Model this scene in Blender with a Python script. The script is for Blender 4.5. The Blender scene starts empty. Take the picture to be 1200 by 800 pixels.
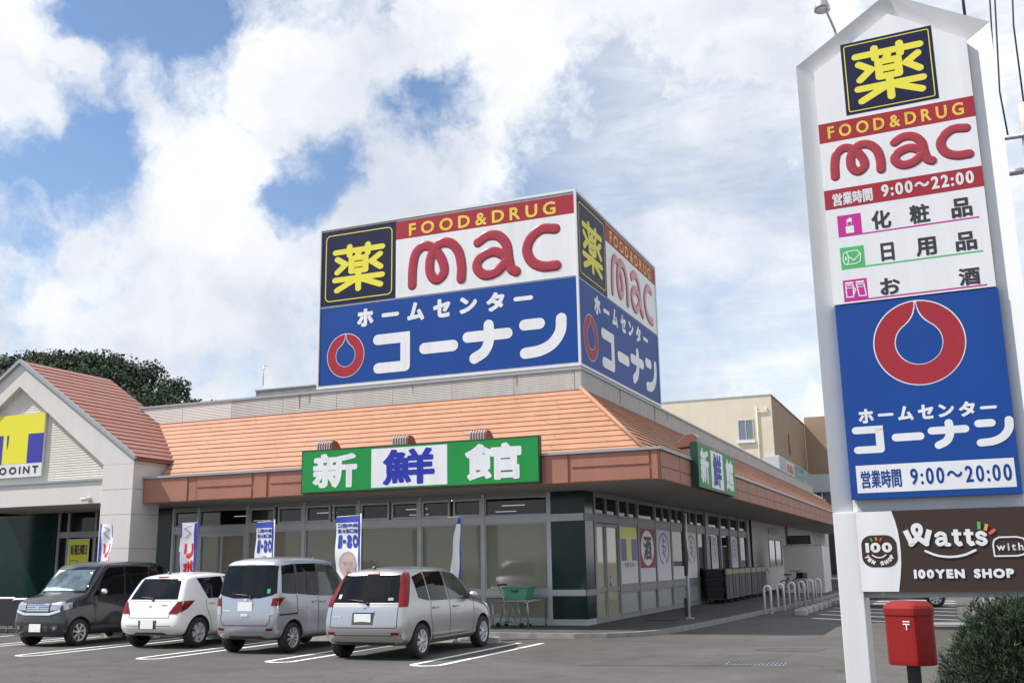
import bpy, bmesh, math, random
from mathutils import Vector, Matrix
from mathutils.bvhtree import BVHTree
from math import sin, cos, pi, radians, hypot, atan2
random.seed(7)
SC = bpy.context.scene
COL = SC.collection

# ------------------------------------------------------------------ camera
cam = bpy.data.cameras.new('camera')
cam.sensor_width = 36; cam.sensor_fit = 'HORIZONTAL'; cam.lens = 35.96
cam.clip_start = 0.1; cam.clip_end = 6000
co = bpy.data.objects.new('camera', cam); COL.objects.link(co)
CR = Vector((0.92251, 0.385625, -0.016401)); CU = Vector((0.096443, -0.189153, 0.9772)); CF = Vector((-0.37373, 0.903058, 0.211686))
mw = Matrix((CR, CU, -CF)).transposed().to_4x4(); mw.translation = (0, 0, 1.6)
co.matrix_world = mw
SC.camera = co

# ------------------------------------------------------------------ sun, sky with clouds, exposure
SUN = Vector((-0.57, -0.28, 0.775)).normalized()
sl = bpy.data.lights.new('sun', 'SUN'); sl.energy = 4.8; sl.angle = radians(0.5); sl.color = (1.0, 0.955, 0.89)
so = bpy.data.objects.new('sun', sl); COL.objects.link(so)
so.rotation_euler = SUN.to_track_quat('Z', 'Y').to_euler(); so.location = (-20, -10, 40)

wd = bpy.data.worlds.new('World'); SC.world = wd; wd.use_nodes = True
WT = wd.node_tree; WT.nodes.clear()
def wn(t, **k):
    n = WT.nodes.new(t)
    for a, b in k.items(): setattr(n, a, b)
    return n
def wl(a, b): WT.links.new(a, b)
def wval(sock, v):
    if isinstance(v, (int, float, tuple, list, Vector)): sock.default_value = v
    else: wl(v, sock)
def wm(op, a, b=0.0, clamp=False):
    n = wn('ShaderNodeMath', operation=op, use_clamp=clamp); wval(n.inputs[0], a); wval(n.inputs[1], b); return n.outputs[0]
def wv(op, a, b=(0, 0, 0), out=0):
    n = wn('ShaderNodeVectorMath', operation=op); wval(n.inputs[0], a); wval(n.inputs[1], b); return n.outputs[out]
def wnoise(vec, scale, detail=8, rough=0.55, dist=0.0):
    n = wn('ShaderNodeTexNoise'); wl(vec, n.inputs['Vector']); n.inputs['Scale'].default_value = scale
    n.inputs['Detail'].default_value = detail; n.inputs['Roughness'].default_value = rough; n.inputs['Distortion'].default_value = dist
    return n
def wmr(v, a, b, c=0.0, d=1.0, smooth=True):
    n = wn('ShaderNodeMapRange', interpolation_type='SMOOTHSTEP' if smooth else 'LINEAR'); wl(v, n.inputs[0])
    for i, x in enumerate((a, b, c, d)): n.inputs[i + 1].default_value = x
    return n.outputs[0]
sky = wn('ShaderNodeTexSky', sky_type='NISHITA'); sky.sun_disc = False
sky.sun_elevation = math.asin(SUN.z); sky.sun_rotation = atan2(SUN.x, SUN.y)
sky.air_density = 1.0; sky.dust_density = 0.0; sky.ozone_density = 2.5
tc = wn('ShaderNodeTexCoord'); D = tc.outputs['Generated']
# stretch so that clouds flatten towards the horizon
nz = wnoise(D, 2.2, 4, 0.55)
warp = wv('SCALE', wv('SUBTRACT', nz.outputs['Color'], (0.5, 0.5, 0.5))); warp.node.inputs['Scale'].default_value = 0.06
nz2 = wnoise(D, 9.0, 6, 0.6)
warp2 = wv('SCALE', wv('SUBTRACT', nz2.outputs['Color'], (0.5, 0.5, 0.5))); warp2.node.inputs['Scale'].default_value = 0.10
DW = wv('NORMALIZE', wv('ADD', wv('ADD', D, warp), warp2))
field = wm('ADD', wm('MULTIPLY', wm('SUBTRACT', wnoise(DW, 3.6, 6, 0.55).outputs['Fac'], 0.5), 0.12), 0.63)
field = wm('ADD', field, wm('MULTIPLY', wm('SUBTRACT', wnoise(DW, 11.0, 12, 0.62).outputs['Fac'], 0.5), 1.35))
fine = wnoise(D, 17.0, 10, 0.68).outputs['Fac']
field = wm('ADD', field, wm('MULTIPLY', wm('SUBTRACT', fine, 0.5), 0.62))
# openings in the cloud cover: direction, half width in radians, depth
GAPS = [((-0.60, 0.66, 0.447), 0.05, 0.27), ((-0.575, 0.675, 0.455), 0.035, 0.18), ((-0.645, 0.64, 0.425), 0.042, 0.23), ((-0.68, 0.64, 0.36), 0.04, 0.26), ((-0.665, 0.66, 0.335), 0.04, 0.28),
        ((-0.725, 0.61, 0.315), 0.04, 0.30), ((-0.735, 0.625, 0.265), 0.03, 0.28), ((-0.505, 0.776, 0.378), 0.032, 0.23), ((-0.475, 0.782, 0.405), 0.032, 0.22), ((-0.53, 0.772, 0.35), 0.035, 0.34), ((-0.545, 0.77, 0.325), 0.025, 0.28),
        ((-0.41, 0.815, 0.408), 0.042, 0.36), ((-0.435, 0.80, 0.42), 0.036, 0.34), ((-0.37, 0.82, 0.44), 0.03, 0.22), ((-0.574, 0.655, 0.49), 0.034, 0.26), ((-0.52, 0.69, 0.5), 0.03, 0.16),
        ((0.12, 0.9, 0.42), 0.09, 0.3), ((0.05, 0.9, 0.45), 0.05, 0.2), ((-0.2, 0.94, 0.27), 0.12, 0.26), ((-0.26, 0.90, 0.34), 0.09, 0.26), ((-0.13, 0.95, 0.30), 0.08, 0.24), ((-0.33, .88, .34), .05, .2)]
for d, r, a in GAPS:
    dt = wv('DOT_PRODUCT', DW, Vector(d).normalized(), out=1)
    field = wm('SUBTRACT', field, wmr(dt, cos(r * 1.7), cos(r * 0.2), 0.0, a))
BANKS = [((-0.56, 0.75, 0.36), 0.12, 0.16), ((-0.46, 0.80, 0.47), 0.10, 0.14), ((-0.40, 0.86, 0.33), 0.10, 0.2), ((-0.68, 0.69, 0.24), 0.10, 0.16), ((-0.2, 0.87, 0.44), 0.2, 0.12), ((-0.02, 0.93, 0.35), 0.1, 0.12), ((-0.705, 0.575, 0.425), .055, .30), ((-0.715, 0.598, 0.37), .03, .2), ((-0.665, 0.62, 0.425), .014, .2), ((-0.63, 0.66, 0.41), .016, .16)]
for d, r, a in BANKS:
    dt = wv('DOT_PRODUCT', DW, Vector(d).normalized(), out=1)
    field = wm('ADD', field, wmr(dt, cos(r * 1.6), cos(r * 0.25), 0.0, a))
# unseen sky behind the viewer, cloud thinned to cut ambient light on the facades
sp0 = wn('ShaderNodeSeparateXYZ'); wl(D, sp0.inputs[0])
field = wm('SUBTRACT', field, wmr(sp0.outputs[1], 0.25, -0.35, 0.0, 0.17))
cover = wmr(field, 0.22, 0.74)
# thin streaky veil
mp = wn('ShaderNodeMapping'); wl(D, mp.inputs[0]); mp.inputs['Scale'].default_value = (3.0, 3.0, 10.0); mp.inputs['Rotation'].default_value = (0.25, 0.3, 0.2)
veil = wmr(wnoise(mp.outputs[0], 1.5, 10, 0.62, 0.4).outputs['Fac'], 0.34, 0.64, 0.52, 0.95)
sep = wn('ShaderNodeSeparateXYZ'); wl(D, sep.inputs[0])
lowhaze = wmr(sep.outputs[2], -0.02, 0.34, 0.92, 0.0)
rightveil = wmr(sep.outputs[0], -0.42, -0.2, 0.0, 1.0)
veil = wm('MULTIPLY', veil, wm('ADD', wm('MULTIPLY', rightveil, 1.0), 0.04))
cover = wm('MAXIMUM', cover, wm('MAXIMUM', veil, lowhaze))
shade = wmr(wnoise(DW, 4.6, 9, 0.55).outputs['Fac'], 0.3, 0.62)
relief = wmr(wnoise(DW, 13.0, 8, 0.6).outputs['Fac'], 0.3, 0.7)
shade = wm('ADD', wm('MULTIPLY', shade, 0.72), wm('MULTIPLY', relief, 0.28))
cc = wn('ShaderNodeMix', data_type='RGBA'); wl(shade, cc.inputs[0]); cc.inputs[6].default_value = (6.0, 6.45, 7.3, 1); cc.inputs[7].default_value = (9.6, 9.8, 10.1, 1)
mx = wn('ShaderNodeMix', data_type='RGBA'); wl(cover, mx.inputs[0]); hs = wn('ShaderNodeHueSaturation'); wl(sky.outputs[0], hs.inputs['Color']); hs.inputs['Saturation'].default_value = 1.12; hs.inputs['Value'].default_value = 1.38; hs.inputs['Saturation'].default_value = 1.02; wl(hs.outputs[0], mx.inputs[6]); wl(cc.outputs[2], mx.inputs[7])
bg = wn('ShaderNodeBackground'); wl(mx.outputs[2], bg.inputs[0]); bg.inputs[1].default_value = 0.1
wo = wn('ShaderNodeOutputWorld'); wl(bg.outputs[0], wo.inputs[0])

SC.view_settings.view_transform = 'Standard'; SC.view_settings.look = 'None'
SC.view_settings.exposure = 0.18; SC.view_settings.gamma = 1.0; SC.view_settings.use_curve_mapping = False
SC.render.engine = 'CYCLES'
SC.cycles.max_bounces = 8; SC.cycles.transparent_max_bounces = 12
SC.cycles.use_denoising = True

# ------------------------------------------------------------------ materials
MATS = {}
def mat(name, col, rough=0.6, metal=0.0, spec=0.5, coat=0.0, var=0.0, vscale=3.0, bump=0.0, bscale=60.0, streak=0.0, emit=None, var2=0.0, v2scale=0.3):
    if name in MATS: return MATS[name]
    m = bpy.data.materials.new(name); m.use_nodes = True; t = m.node_tree
    b = t.nodes['Principled BSDF']
    b.inputs['Base Color'].default_value = (*col, 1); b.inputs['Roughness'].default_value = rough
    b.inputs['Metallic'].default_value = metal; b.inputs['Specular IOR Level'].default_value = spec
    b.inputs['Coat Weight'].default_value = coat; b.inputs['Coat Roughness'].default_value = 0.04
    if emit: b.inputs['Emission Color'].default_value = (*emit[0], 1); b.inputs['Emission Strength'].default_value = emit[1]
    if var or bump or streak or var2:
        tcn = t.nodes.new('ShaderNodeTexCoord')
    cur = None
    def scaled(fac_socket, amt, cur):
        mr = t.nodes.new('ShaderNodeMapRange'); t.links.new(fac_socket, mr.inputs[0])
        mr.inputs[1].default_value = 0.3; mr.inputs[2].default_value = 0.7; mr.inputs[3].default_value = 1 - amt; mr.inputs[4].default_value = 1 + amt * 0.6
        h = t.nodes.new('ShaderNodeMix'); h.data_type = 'RGBA'; h.blend_type = 'MULTIPLY'; h.inputs[0].default_value = 1
        if cur is None: h.inputs[6].default_value = (*col, 1)
        else: t.links.new(cur, h.inputs[6])
        t.links.new(mr.outputs[0], h.inputs[7]); return h.outputs[2]
    def noise(scale, detail=6, vec=None, rough_=0.6):
        n = t.nodes.new('ShaderNodeTexNoise'); n.inputs['Scale'].default_value = scale; n.inputs['Detail'].default_value = detail; n.inputs['Roughness'].default_value = rough_
        t.links.new(vec or tcn.outputs['Object'], n.inputs['Vector']); return n.outputs['Fac']
    if var: cur = scaled(noise(vscale), var, cur)
    if var2: cur = scaled(noise(v2scale, 5), var2, cur)
    if streak:
        mp_ = t.nodes.new('ShaderNodeMapping'); mp_.inputs['Scale'].default_value = (2.2, 2.2, 0.16); t.links.new(tcn.outputs['Object'], mp_.inputs[0])
        cur = scaled(noise(2.0, 6, mp_.outputs[0]), streak, cur)
    if cur is not None: t.links.new(cur, b.inputs['Base Color'])
    if bump:
        bn = t.nodes.new('ShaderNodeBump'); bn.inputs['Strength'].default_value = bump; bn.inputs['Distance'].default_value = 0.01
        t.links.new(noise(bscale, 4), bn.inputs['Height']); t.links.new(bn.outputs[0], b.inputs['Normal'])
    MATS[name] = m; return m

def asphalt(name, base, warm=1.0):
    m = bpy.data.materials.new(name); m.use_nodes = True; t = m.node_tree; b = t.nodes['Principled BSDF']
    tcn = t.nodes.new('ShaderNodeTexCoord')
    def N(s, d, r=0.6, dist=0):
        n = t.nodes.new('ShaderNodeTexNoise'); n.inputs['Scale'].default_value = s; n.inputs['Detail'].default_value = d; n.inputs['Roughness'].default_value = r
        n.inputs['Distortion'].default_value = dist; t.links.new(tcn.outputs['Object'], n.inputs['Vector']); return n.outputs['Fac']
    def MR(v, a, b_, c, d):
        n = t.nodes.new('ShaderNodeMapRange'); t.links.new(v, n.inputs[0])
        for i, x in enumerate((a, b_, c, d)): n.inputs[i + 1].default_value = x
        return n.outputs[0]
    def MUL(a, b_):
        n = t.nodes.new('ShaderNodeMath'); n.operation = 'MULTIPLY'; t.links.new(a, n.inputs[0]); t.links.new(b_, n.inputs[1]); return n.outputs[0]
    big = MR(N(0.22, 7, 0.62, 0.8), 0.3, 0.7, 0.74, 1.16); mid = MR(N(1.6, 9, 0.7), 0.25, 0.75, 0.80, 1.17); grit = MR(N(55, 4, 0.75), 0.25, 0.75, 0.45, 1.6)
    spots = MR(N(0.75, 3, 0.5), 0.66, 0.74, 1.0, 0.78)
    vo = t.nodes.new('ShaderNodeTexVoronoi'); vo.feature = 'DISTANCE_TO_EDGE'; vo.inputs['Scale'].default_value = 0.28
    wn_ = t.nodes.new('ShaderNodeTexNoise'); wn_.inputs['Scale'].default_value = 1.2; wn_.inputs['Detail'].default_value = 7; t.links.new(tcn.outputs['Object'], wn_.inputs['Vector'])
    ad = t.nodes.new('ShaderNodeVectorMath'); ad.operation = 'MULTIPLY_ADD'; t.links.new(wn_.outputs['Color'], ad.inputs[0]); ad.inputs[1].default_value = (.9, .9, .9); t.links.new(tcn.outputs['Object'], ad.inputs[2]); t.links.new(ad.outputs[0], vo.inputs['Vector'])
    cr = MR(vo.outputs['Distance'], 0.0, 0.0045, 0.62, 1.0)
    f = MUL(MUL(MUL(big, mid), MUL(grit, spots)), cr)
    h = t.nodes.new('ShaderNodeMix'); h.data_type = 'RGBA'; h.blend_type = 'MULTIPLY'; h.inputs[0].default_value = 1
    h.inputs[6].default_value = (base * 1.02 * warm, base, base * 0.95 / warm, 1); t.links.new(f, h.inputs[7]); t.links.new(h.outputs[2], b.inputs['Base Color'])
    b.inputs['Roughness'].default_value = 0.85; b.inputs['Specular IOR Level'].default_value = 0.3
    bn = t.nodes.new('ShaderNodeBump'); bn.inputs['Strength'].default_value = 0.5; bn.inputs['Distance'].default_value = 0.004
    t.links.new(N(120, 3, 0.7), bn.inputs['Height']); t.links.new(bn.outputs[0], b.inputs['Normal'])
    MATS[name] = m; return m

def glass(name, tint=(0.5, 0.55, 0.55), clear=0.75, rough=0.02):
    m = bpy.data.materials.new(name); m.use_nodes = True; t = m.node_tree; t.nodes.clear()
    o = t.nodes.new('ShaderNodeOutputMaterial'); mix = t.nodes.new('ShaderNodeMixShader')
    tr = t.nodes.new('ShaderNodeBsdfTransparent'); tr.inputs[0].default_value = (*[c * clear for c in tint], 1)
    gl = t.nodes.new('ShaderNodeBsdfGlossy'); gl.inputs['Roughness'].default_value = rough
    fr = t.nodes.new('ShaderNodeFresnel'); fr.inputs[0].default_value = 1.5
    t.links.new(fr.outputs[0], mix.inputs[0]); t.links.new(tr.outputs[0], mix.inputs[1]); t.links.new(gl.outputs[0], mix.inputs[2]); t.links.new(mix.outputs[0], o.inputs[0])
    MATS[name] = m; return m

def worn_paint(name, col):
    m = bpy.data.materials.new(name); m.use_nodes = True; t = m.node_tree; b = t.nodes['Principled BSDF']
    tcn = t.nodes.new('ShaderNodeTexCoord'); n = t.nodes.new('ShaderNodeTexNoise'); n.inputs['Scale'].default_value = 9; n.inputs['Detail'].default_value = 9; n.inputs['Roughness'].default_value = 0.72
    t.links.new(tcn.outputs['Object'], n.inputs['Vector'])
    r = t.nodes.new('ShaderNodeMapRange'); t.links.new(n.outputs['Fac'], r.inputs[0]); r.inputs[1].default_value = 0.28; r.inputs[2].default_value = 0.42
    h = t.nodes.new('ShaderNodeMix'); h.data_type = 'RGBA'; t.links.new(r.outputs[0], h.inputs[0]); h.inputs[6].default_value = (0.22, 0.215, 0.2, 1); h.inputs[7].default_value = (*col, 1)
    t.links.new(h.outputs[2], b.inputs['Base Color']); b.inputs['Roughness'].default_value = 0.75
    MATS[name] = m; return m

ASPH = asphalt('asphalt', 0.098, 1.03); ASPH2 = asphalt('asphalt_patch', 0.085); PAVE = asphalt('pavement', 0.095, 1.0)
LINE = worn_paint('line_paint', (0.80, 0.80, 0.78))
CONC = mat('concrete', (0.42, 0.41, 0.38), 0.85, var=0.25, vscale=4, bump=0.3, bscale=40)
WALLW = mat('wall_panel', (0.66, 0.625, 0.59), 0.75, var=0.05, vscale=0.9, streak=0.025)
SIDING = mat('siding', (0.52, 0.495, 0.47), 0.7, var=0.08, vscale=1.5, streak=0.10)
CREAMS = mat('gable_siding', (0.66, 0.63, 0.555), 0.7, var=0.05, vscale=1.5, streak=0.05)
ROOF = mat('roof_tile', (0.48, 0.245, 0.148), 0.55, var=0.10, vscale=2.5, streak=0.05, var2=0.10, v2scale=0.4)
ROOFG = mat('roof_tile_red', (0.36, 0.165, 0.125), 0.55, var=0.10, vscale=2.5, var2=0.08, v2scale=0.5)
FASC = mat('fascia_panel', (0.37, 0.158, 0.105), 0.6, var=0.07, vscale=2.0, streak=0.08)
FASCD = mat('fascia_groove', (0.22, 0.085, 0.06), 0.7)
SOFF = mat('soffit', (0.36, 0.345, 0.315), 0.8, var=0.08, vscale=0.7)
ALU = mat('aluminium', (0.50, 0.51, 0.52), 0.42, metal=0.35, var=0.06, vscale=3)
ALUD = mat('aluminium_dark', (0.30, 0.30, 0.30), 0.5, metal=0.3, var=0.06, vscale=3)  # darker aluminium; on side rails and frames the wall's shade is in its colour
GUTT = mat('gutter', (0.36, 0.38, 0.40), 0.5, metal=0.3)
GREENT = mat('dark_green_tile', (0.006, 0.030, 0.026), 0.14, spec=0.3, var=0.2, vscale=5)
BLIND = mat('window_blind', (0.30, 0.285, 0.215), 0.05, spec=0.5, var=0.05, vscale=0.8)
BLINDB = mat('door_blind', (0.42, 0.39, 0.28), 0.04, spec=0.75, var=0.07, vscale=1.5)
LOWP = mat('low_panel', (0.42, 0.46, 0.46), 0.2, spec=0.5, var=0.05)
WGLASS = glass('shop_glass', (0.6, 0.62, 0.62), 0.8)
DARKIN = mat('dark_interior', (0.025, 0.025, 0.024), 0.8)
TUBE = mat('lit_tube', (1, 1, 1), 0.5, emit=((1.0, 0.98, 0.92), 1.6))
SHELF = mat('shop_shelf', (0.34, 0.22, 0.08), 0.7, var=0.5, vscale=4)
WHITEP = mat('white_paint', (0.72, 0.73, 0.74), 0.4, var=0.04, vscale=1.2, streak=0.05)
SIGNW = mat('sign_white', (0.76, 0.77, 0.79), 0.38, var=0.05, vscale=0.8, streak=0.07)
SIGNB = mat('sign_blue', (0.010, 0.062, 0.285), 0.5, spec=0.22, var=0.05, vscale=0.8, streak=0.04)
SIGNBL = mat('sign_navy', (0.012, 0.015, 0.055), 0.5, spec=0.22, var=0.06, vscale=0.8)
SIGNR = mat('sign_red', (0.36, 0.030, 0.048), 0.5, spec=0.22, var=0.05, vscale=0.8, streak=0.04)
SIGNY = mat('sign_yellow', (0.78, 0.70, 0.08), 0.5, spec=0.22)
SIGNO = mat('sign_gold', (0.80, 0.58, 0.09), 0.5, spec=0.22)
TUBER = mat('raised_red', (0.36, 0.030, 0.048), 0.22, spec=0.6)
SIGNG = mat('sign_green', (0.018, 0.27, 0.06), 0.5, spec=0.22, var=0.05, vscale=1.0, streak=0.04)
SIGNGD = mat('sign_dark_green', (0.006, 0.045, 0.035), 0.4)
KANJIB = mat('kanji_blue', (0.025, 0.04, 0.36), 0.5, spec=0.22)
BLACKT = mat('text_black', (0.03, 0.033, 0.04), 0.5)
MAG = mat('sign_magenta', (0.50, 0.015, 0.27), 0.4)
GRNL = mat('sign_light_green', (0.06, 0.45, 0.13), 0.4)
BROWN = mat('sign_brown', (0.052, 0.034, 0.030), 0.5, spec=0.22, var=0.06, vscale=1.0)
YELP = mat('poster_yellow', (0.78, 0.72, 0.03), 0.4)
BLUP = mat('poster_blue', (0.04, 0.035, 0.33), 0.4)
ORNG = mat('ray_orange', (0.75, 0.30, 0.06), 0.45)
REDO = mat('ray_red', (0.62, 0.12, 0.06), 0.45)
HOOPW = mat('hoop_white', (0.84, 0.85, 0.86), 0.35)
KERBM = mat('kerb_concrete', (0.27, 0.265, 0.25), 0.85, var=0.25, vscale=4, bump=0.3, bscale=40)
STONE = mat('dark_concrete', (0.20, 0.195, 0.185), 0.9, var=0.25, vscale=6, bump=0.4, bscale=50)
STEEL = mat('galvanised', (0.45, 0.46, 0.48), 0.4, metal=0.7, var=0.1, vscale=8)
BLACKM = mat('black_plastic', (0.018, 0.018, 0.02), 0.4)
RUBBER = mat('rubber', (0.018, 0.018, 0.018), 0.75)
POSTR = mat('postbox_red', (0.27, 0.013, 0.012), 0.4, spec=0.3, coat=0.08, var=0.08, vscale=6, streak=0.08)
BEIGE = mat('beige_wall', (0.64, 0.57, 0.44), 0.8, var=0.05, vscale=0.4, streak=0.05)
BROWNW = mat('brown_wall', (0.34, 0.24, 0.16), 0.8, var=0.08, vscale=0.5)
GREYP = mat('grey_panel', (0.48, 0.50, 0.53), 0.5, var=0.05)
DGLASS = mat('dark_window', (0.03, 0.04, 0.05), 0.08, spec=0.6)
CARGLASS = mat('car_glass', (0.006, 0.007, 0.008), 0.03, spec=0.30, var=0.3, vscale=2)
CARGLASSF = mat('car_glass_green', (0.085, 0.105, 0.09), 0.04, spec=0.45, var=0.5, vscale=2.5)
LAMPR = mat('tail_lamp', (0.20, 0.005, 0.008), 0.2, coat=0.15, spec=0.3, var=0.25, vscale=14)
LAMPC = mat('lamp_clear', (0.42, 0.44, 0.46), 0.15, metal=0.4, coat=0.5, var=0.2, vscale=14)
CHROME = mat('chrome', (0.78, 0.79, 0.80), 0.12, metal=1.0)
RIM = mat('wheel_silver', (0.60, 0.61, 0.63), 0.3, metal=0.6)
PLATE = mat('plate_white', (0.86, 0.86, 0.85), 0.5)
SEAM = mat('panel_gap', (0.02, 0.02, 0.02), 0.6)
TRIMD = mat('dark_trim', (0.06, 0.062, 0.065), 0.5)
BANW = mat('banner_white', (0.78, 0.78, 0.80), 0.75)
BANB = mat('banner_blue', (0.04, 0.06, 0.38), 0.75)
BANR = mat('banner_red', (0.72, 0.04, 0.04), 0.75)
SKIN = mat('printed_skin', (0.62, 0.46, 0.40), 0.75, var=0.15, vscale=6)
HAIRG = mat('printed_grey', (0.40, 0.37, 0.40), 0.75)
BASKET = mat('basket_green', (0.10, 0.36, 0.20), 0.4)
YELB = mat('bollard_yellow', (0.72, 0.48, 0.02), 0.45)
CAGE = mat('grey_board', (0.10, 0.10, 0.098), 0.7, var=0.2, vscale=6)
CARDB = mat('beige_board', (0.36, 0.31, 0.22), 0.75, var=0.2, vscale=5)
LEAFD = mat('hill_foliage', (0.032, 0.060, 0.028), 0.8, var=0.4, vscale=0.8, var2=0.55, v2scale=0.16)
SHRUB = mat('conifer_foliage', (0.020, 0.040, 0.016), 0.75, var=0.6, vscale=9)
SHRUB2 = mat('conifer_tip', (0.05, 0.09, 0.03), 0.65, var=0.4, vscale=9)
FERN = mat('frond', (0.12, 0.17, 0.05), 0.55, var=0.3, vscale=9)
BARK = mat('bark', (0.10, 0.075, 0.05), 0.85, var=0.3, vscale=10)
HILL = mat('hill_soil', (0.035, 0.05, 0.022), 0.9, var=0.3, vscale=0.1)

# ------------------------------------------------------------------ helpers
ORG = {}
class MB:
    def __init__(s): s.v = []; s.f = []; s.mi = []; s.m = []; s.sm = []
    def mat(s, m):
        if m not in s.m: s.m.append(m)
        return s.m.index(m)
    def poly(s, pts, m, smooth=False):
        b = len(s.v); s.v += [Vector(p) for p in pts]; s.f.append(tuple(range(b, b + len(pts)))); s.mi.append(s.mat(m)); s.sm.append(smooth)
    def add(s, verts, faces, m, smooth=False):
        b = len(s.v); s.v += [Vector(p) for p in verts]; k = s.mat(m)
        for f in faces: s.f.append(tuple(b + i for i in f)); s.mi.append(k); s.sm.append(smooth)
    def box(s, a, b, m):
        x0, y0, z0 = a; x1, y1, z1 = b
        if x0 > x1: x0, x1 = x1, x0
        if y0 > y1: y0, y1 = y1, y0
        if z0 > z1: z0, z1 = z1, z0
        v = [(x0, y0, z0), (x1, y0, z0), (x1, y1, z0), (x0, y1, z0), (x0, y0, z1), (x1, y0, z1), (x1, y1, z1), (x0, y1, z1)]
        s.add(v, [(0, 3, 2, 1), (4, 5, 6, 7), (0, 1, 5, 4), (1, 2, 6, 5), (2, 3, 7, 6), (3, 0, 4, 7)], m)
    def bbox(s, a, b, m, r=0.01):      # box with chamfered edges
        bm = bmesh.new(); bmesh.ops.create_cube(bm, size=1)
        c = [(a[i] + b[i]) / 2 for i in range(3)]; d = [abs(b[i] - a[i]) for i in range(3)]
        for v in bm.verts: v.co = Vector([c[i] + v.co[i] * d[i] for i in range(3)])
        bmesh.ops.bevel(bm, geom=bm.edges[:], offset=r, segments=2, affect='EDGES', profile=0.6)
        bm.verts.index_update(); s.add([v.co.copy() for v in bm.verts], [[v.index for v in f.verts] for f in bm.faces], m); bm.free()
    def tube(s, pts, r, m, n=8, caps=True, smooth=True):
        pts = [Vector(p) for p in pts]; rr = r if isinstance(r, (list, tuple)) else [r] * len(pts)
        rings = []; up = None; b = len(s.v); k = s.mat(m)
        for i, p in enumerate(pts):
            t = ((pts[min(i + 1, len(pts) - 1)] - p).normalized() + (p - pts[max(i - 1, 0)]).normalized())
            t = t.normalized() if t.length > 1e-6 else Vector((0, 0, 1))
            if up is None: up = Vector((0, 0, 1)) if abs(t.z) < 0.9 else Vector((1, 0, 0))
            a = t.cross(up).normalized(); c = a.cross(t).normalized(); up = c
            for j in range(n):
                q = 2 * pi * j / n; s.v.append(p + (a * cos(q) + c * sin(q)) * rr[i])
        for i in range(len(pts) - 1):
            for j in range(n):
                s.f.append((b + i * n + j, b + i * n + (j + 1) % n, b + (i + 1) * n + (j + 1) % n, b + (i + 1) * n + j)); s.mi.append(k); s.sm.append(smooth)
        if caps:
            s.f.append(tuple(b + j for j in range(n))[::-1]); s.mi.append(k); s.sm.append(False)
            e = b + (len(pts) - 1) * n; s.f.append(tuple(e + j for j in range(n))); s.mi.append(k); s.sm.append(False)
    def lathe(s, prof, m, origin=(0, 0, 0), axis='Z', n=20, smooth=True, caps=True):
        o = Vector(origin); b = len(s.v); k = s.mat(m)
        for r, h in prof:
            for j in range(n):
                q = 2 * pi * j / n; x, y = r * cos(q), r * sin(q)
                p = Vector((x, y, h)) if axis == 'Z' else Vector((h, x, y)) if axis == 'X' else Vector((x, h, y))
                s.v.append(o + p)
        for i in range(len(prof) - 1):
            for j in range(n):
                s.f.append((b + i * n + j, b + i * n + (j + 1) % n, b + (i + 1) * n + (j + 1) % n, b + (i + 1) * n + j)); s.mi.append(k); s.sm.append(smooth)
        for i, e in ((0, 0), (len(prof) - 1, 1)):
            if caps and prof[i][0] > 1e-4:
                s.f.append(tuple(b + i * n + j for j in range(n))); s.mi.append(k); s.sm.append(False)
    def prism(s, pts2, fn, d0, d1, m):   # outline pts2 mapped by fn(a,b,d) from depth d0 to d1
        n = len(pts2); A = [fn(a, b, d0) for a, b in pts2]; B = [fn(a, b, d1) for a, b in pts2]
        s.add(A + B, [tuple(range(n))[::-1], tuple(range(n, 2 * n))] + [(i, (i + 1) % n, n + (i + 1) % n, n + i) for i in range(n)], m)
    def build(s, name, parent=None, loc=None, fix=True):
        org = Vector((0, 0, 0))
        if parent is not None: org = ORG.get(parent.name, org)
        elif loc is not None: org = Vector(loc)
        me = bpy.data.meshes.new(name); me.from_pydata([tuple(p - org) for p in s.v], [], s.f)
        for m in s.m: me.materials.append(m)
        me.polygons.foreach_set('material_index', s.mi); me.polygons.foreach_set('use_smooth', s.sm)
        me.update()
        if fix and len(s.f) < 60000:
            bm = bmesh.new(); bm.from_mesh(me); bmesh.ops.recalc_face_normals(bm, faces=bm.faces[:]); bm.to_mesh(me); bm.free()
        o = bpy.data.objects.new(name, me); COL.objects.link(o)
        if parent is not None: o.parent = parent
        elif loc is not None: o.location = loc
        ORG[o.name] = org
        return o
def tag(o, label=None, cat=None, group=None, kind=None):
    if label: o['label'] = label
    if cat: o['category'] = cat
    if group: o['group'] = group
    if kind: o['kind'] = kind
    return o
def thing(name, label, cat, loc=(0, 0, 0), rotz=0.0, group=None):   # world coordinates when rotz == 0, local when rotated
    o = bpy.data.objects.new(name, None); COL.objects.link(o); o.location = loc; o.rotation_euler = (0, 0, rotz); o.empty_display_size = 0.2
    ORG[o.name] = Vector(loc) if rotz == 0 else Vector((0, 0, 0))
    return tag(o, label, cat, group)
def copy_tree(o, parent=None):
    c = o.copy(); COL.objects.link(c); ORG[c.name] = ORG.get(o.name, Vector((0, 0, 0)))
    if parent is not None: c.parent = parent
    for ch in list(o.children): copy_tree(ch, c)
    return c

class Fr:                       # a flat frame: point(a, b, c) = origin + a u + b v + c n
    def __init__(s, o, u, v, n): s.o, s.u, s.v, s.n = Vector(o), Vector(u), Vector(v), Vector(n)
    def __call__(s, a, b, c=0.0): return s.o + s.u * a + s.v * b + s.n * c
    def sub(s, a, b, c=0.0, k=1.0, kv=None): return Fr(s(a, b, c), s.u * k, s.v * (kv or k), s.n)

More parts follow.
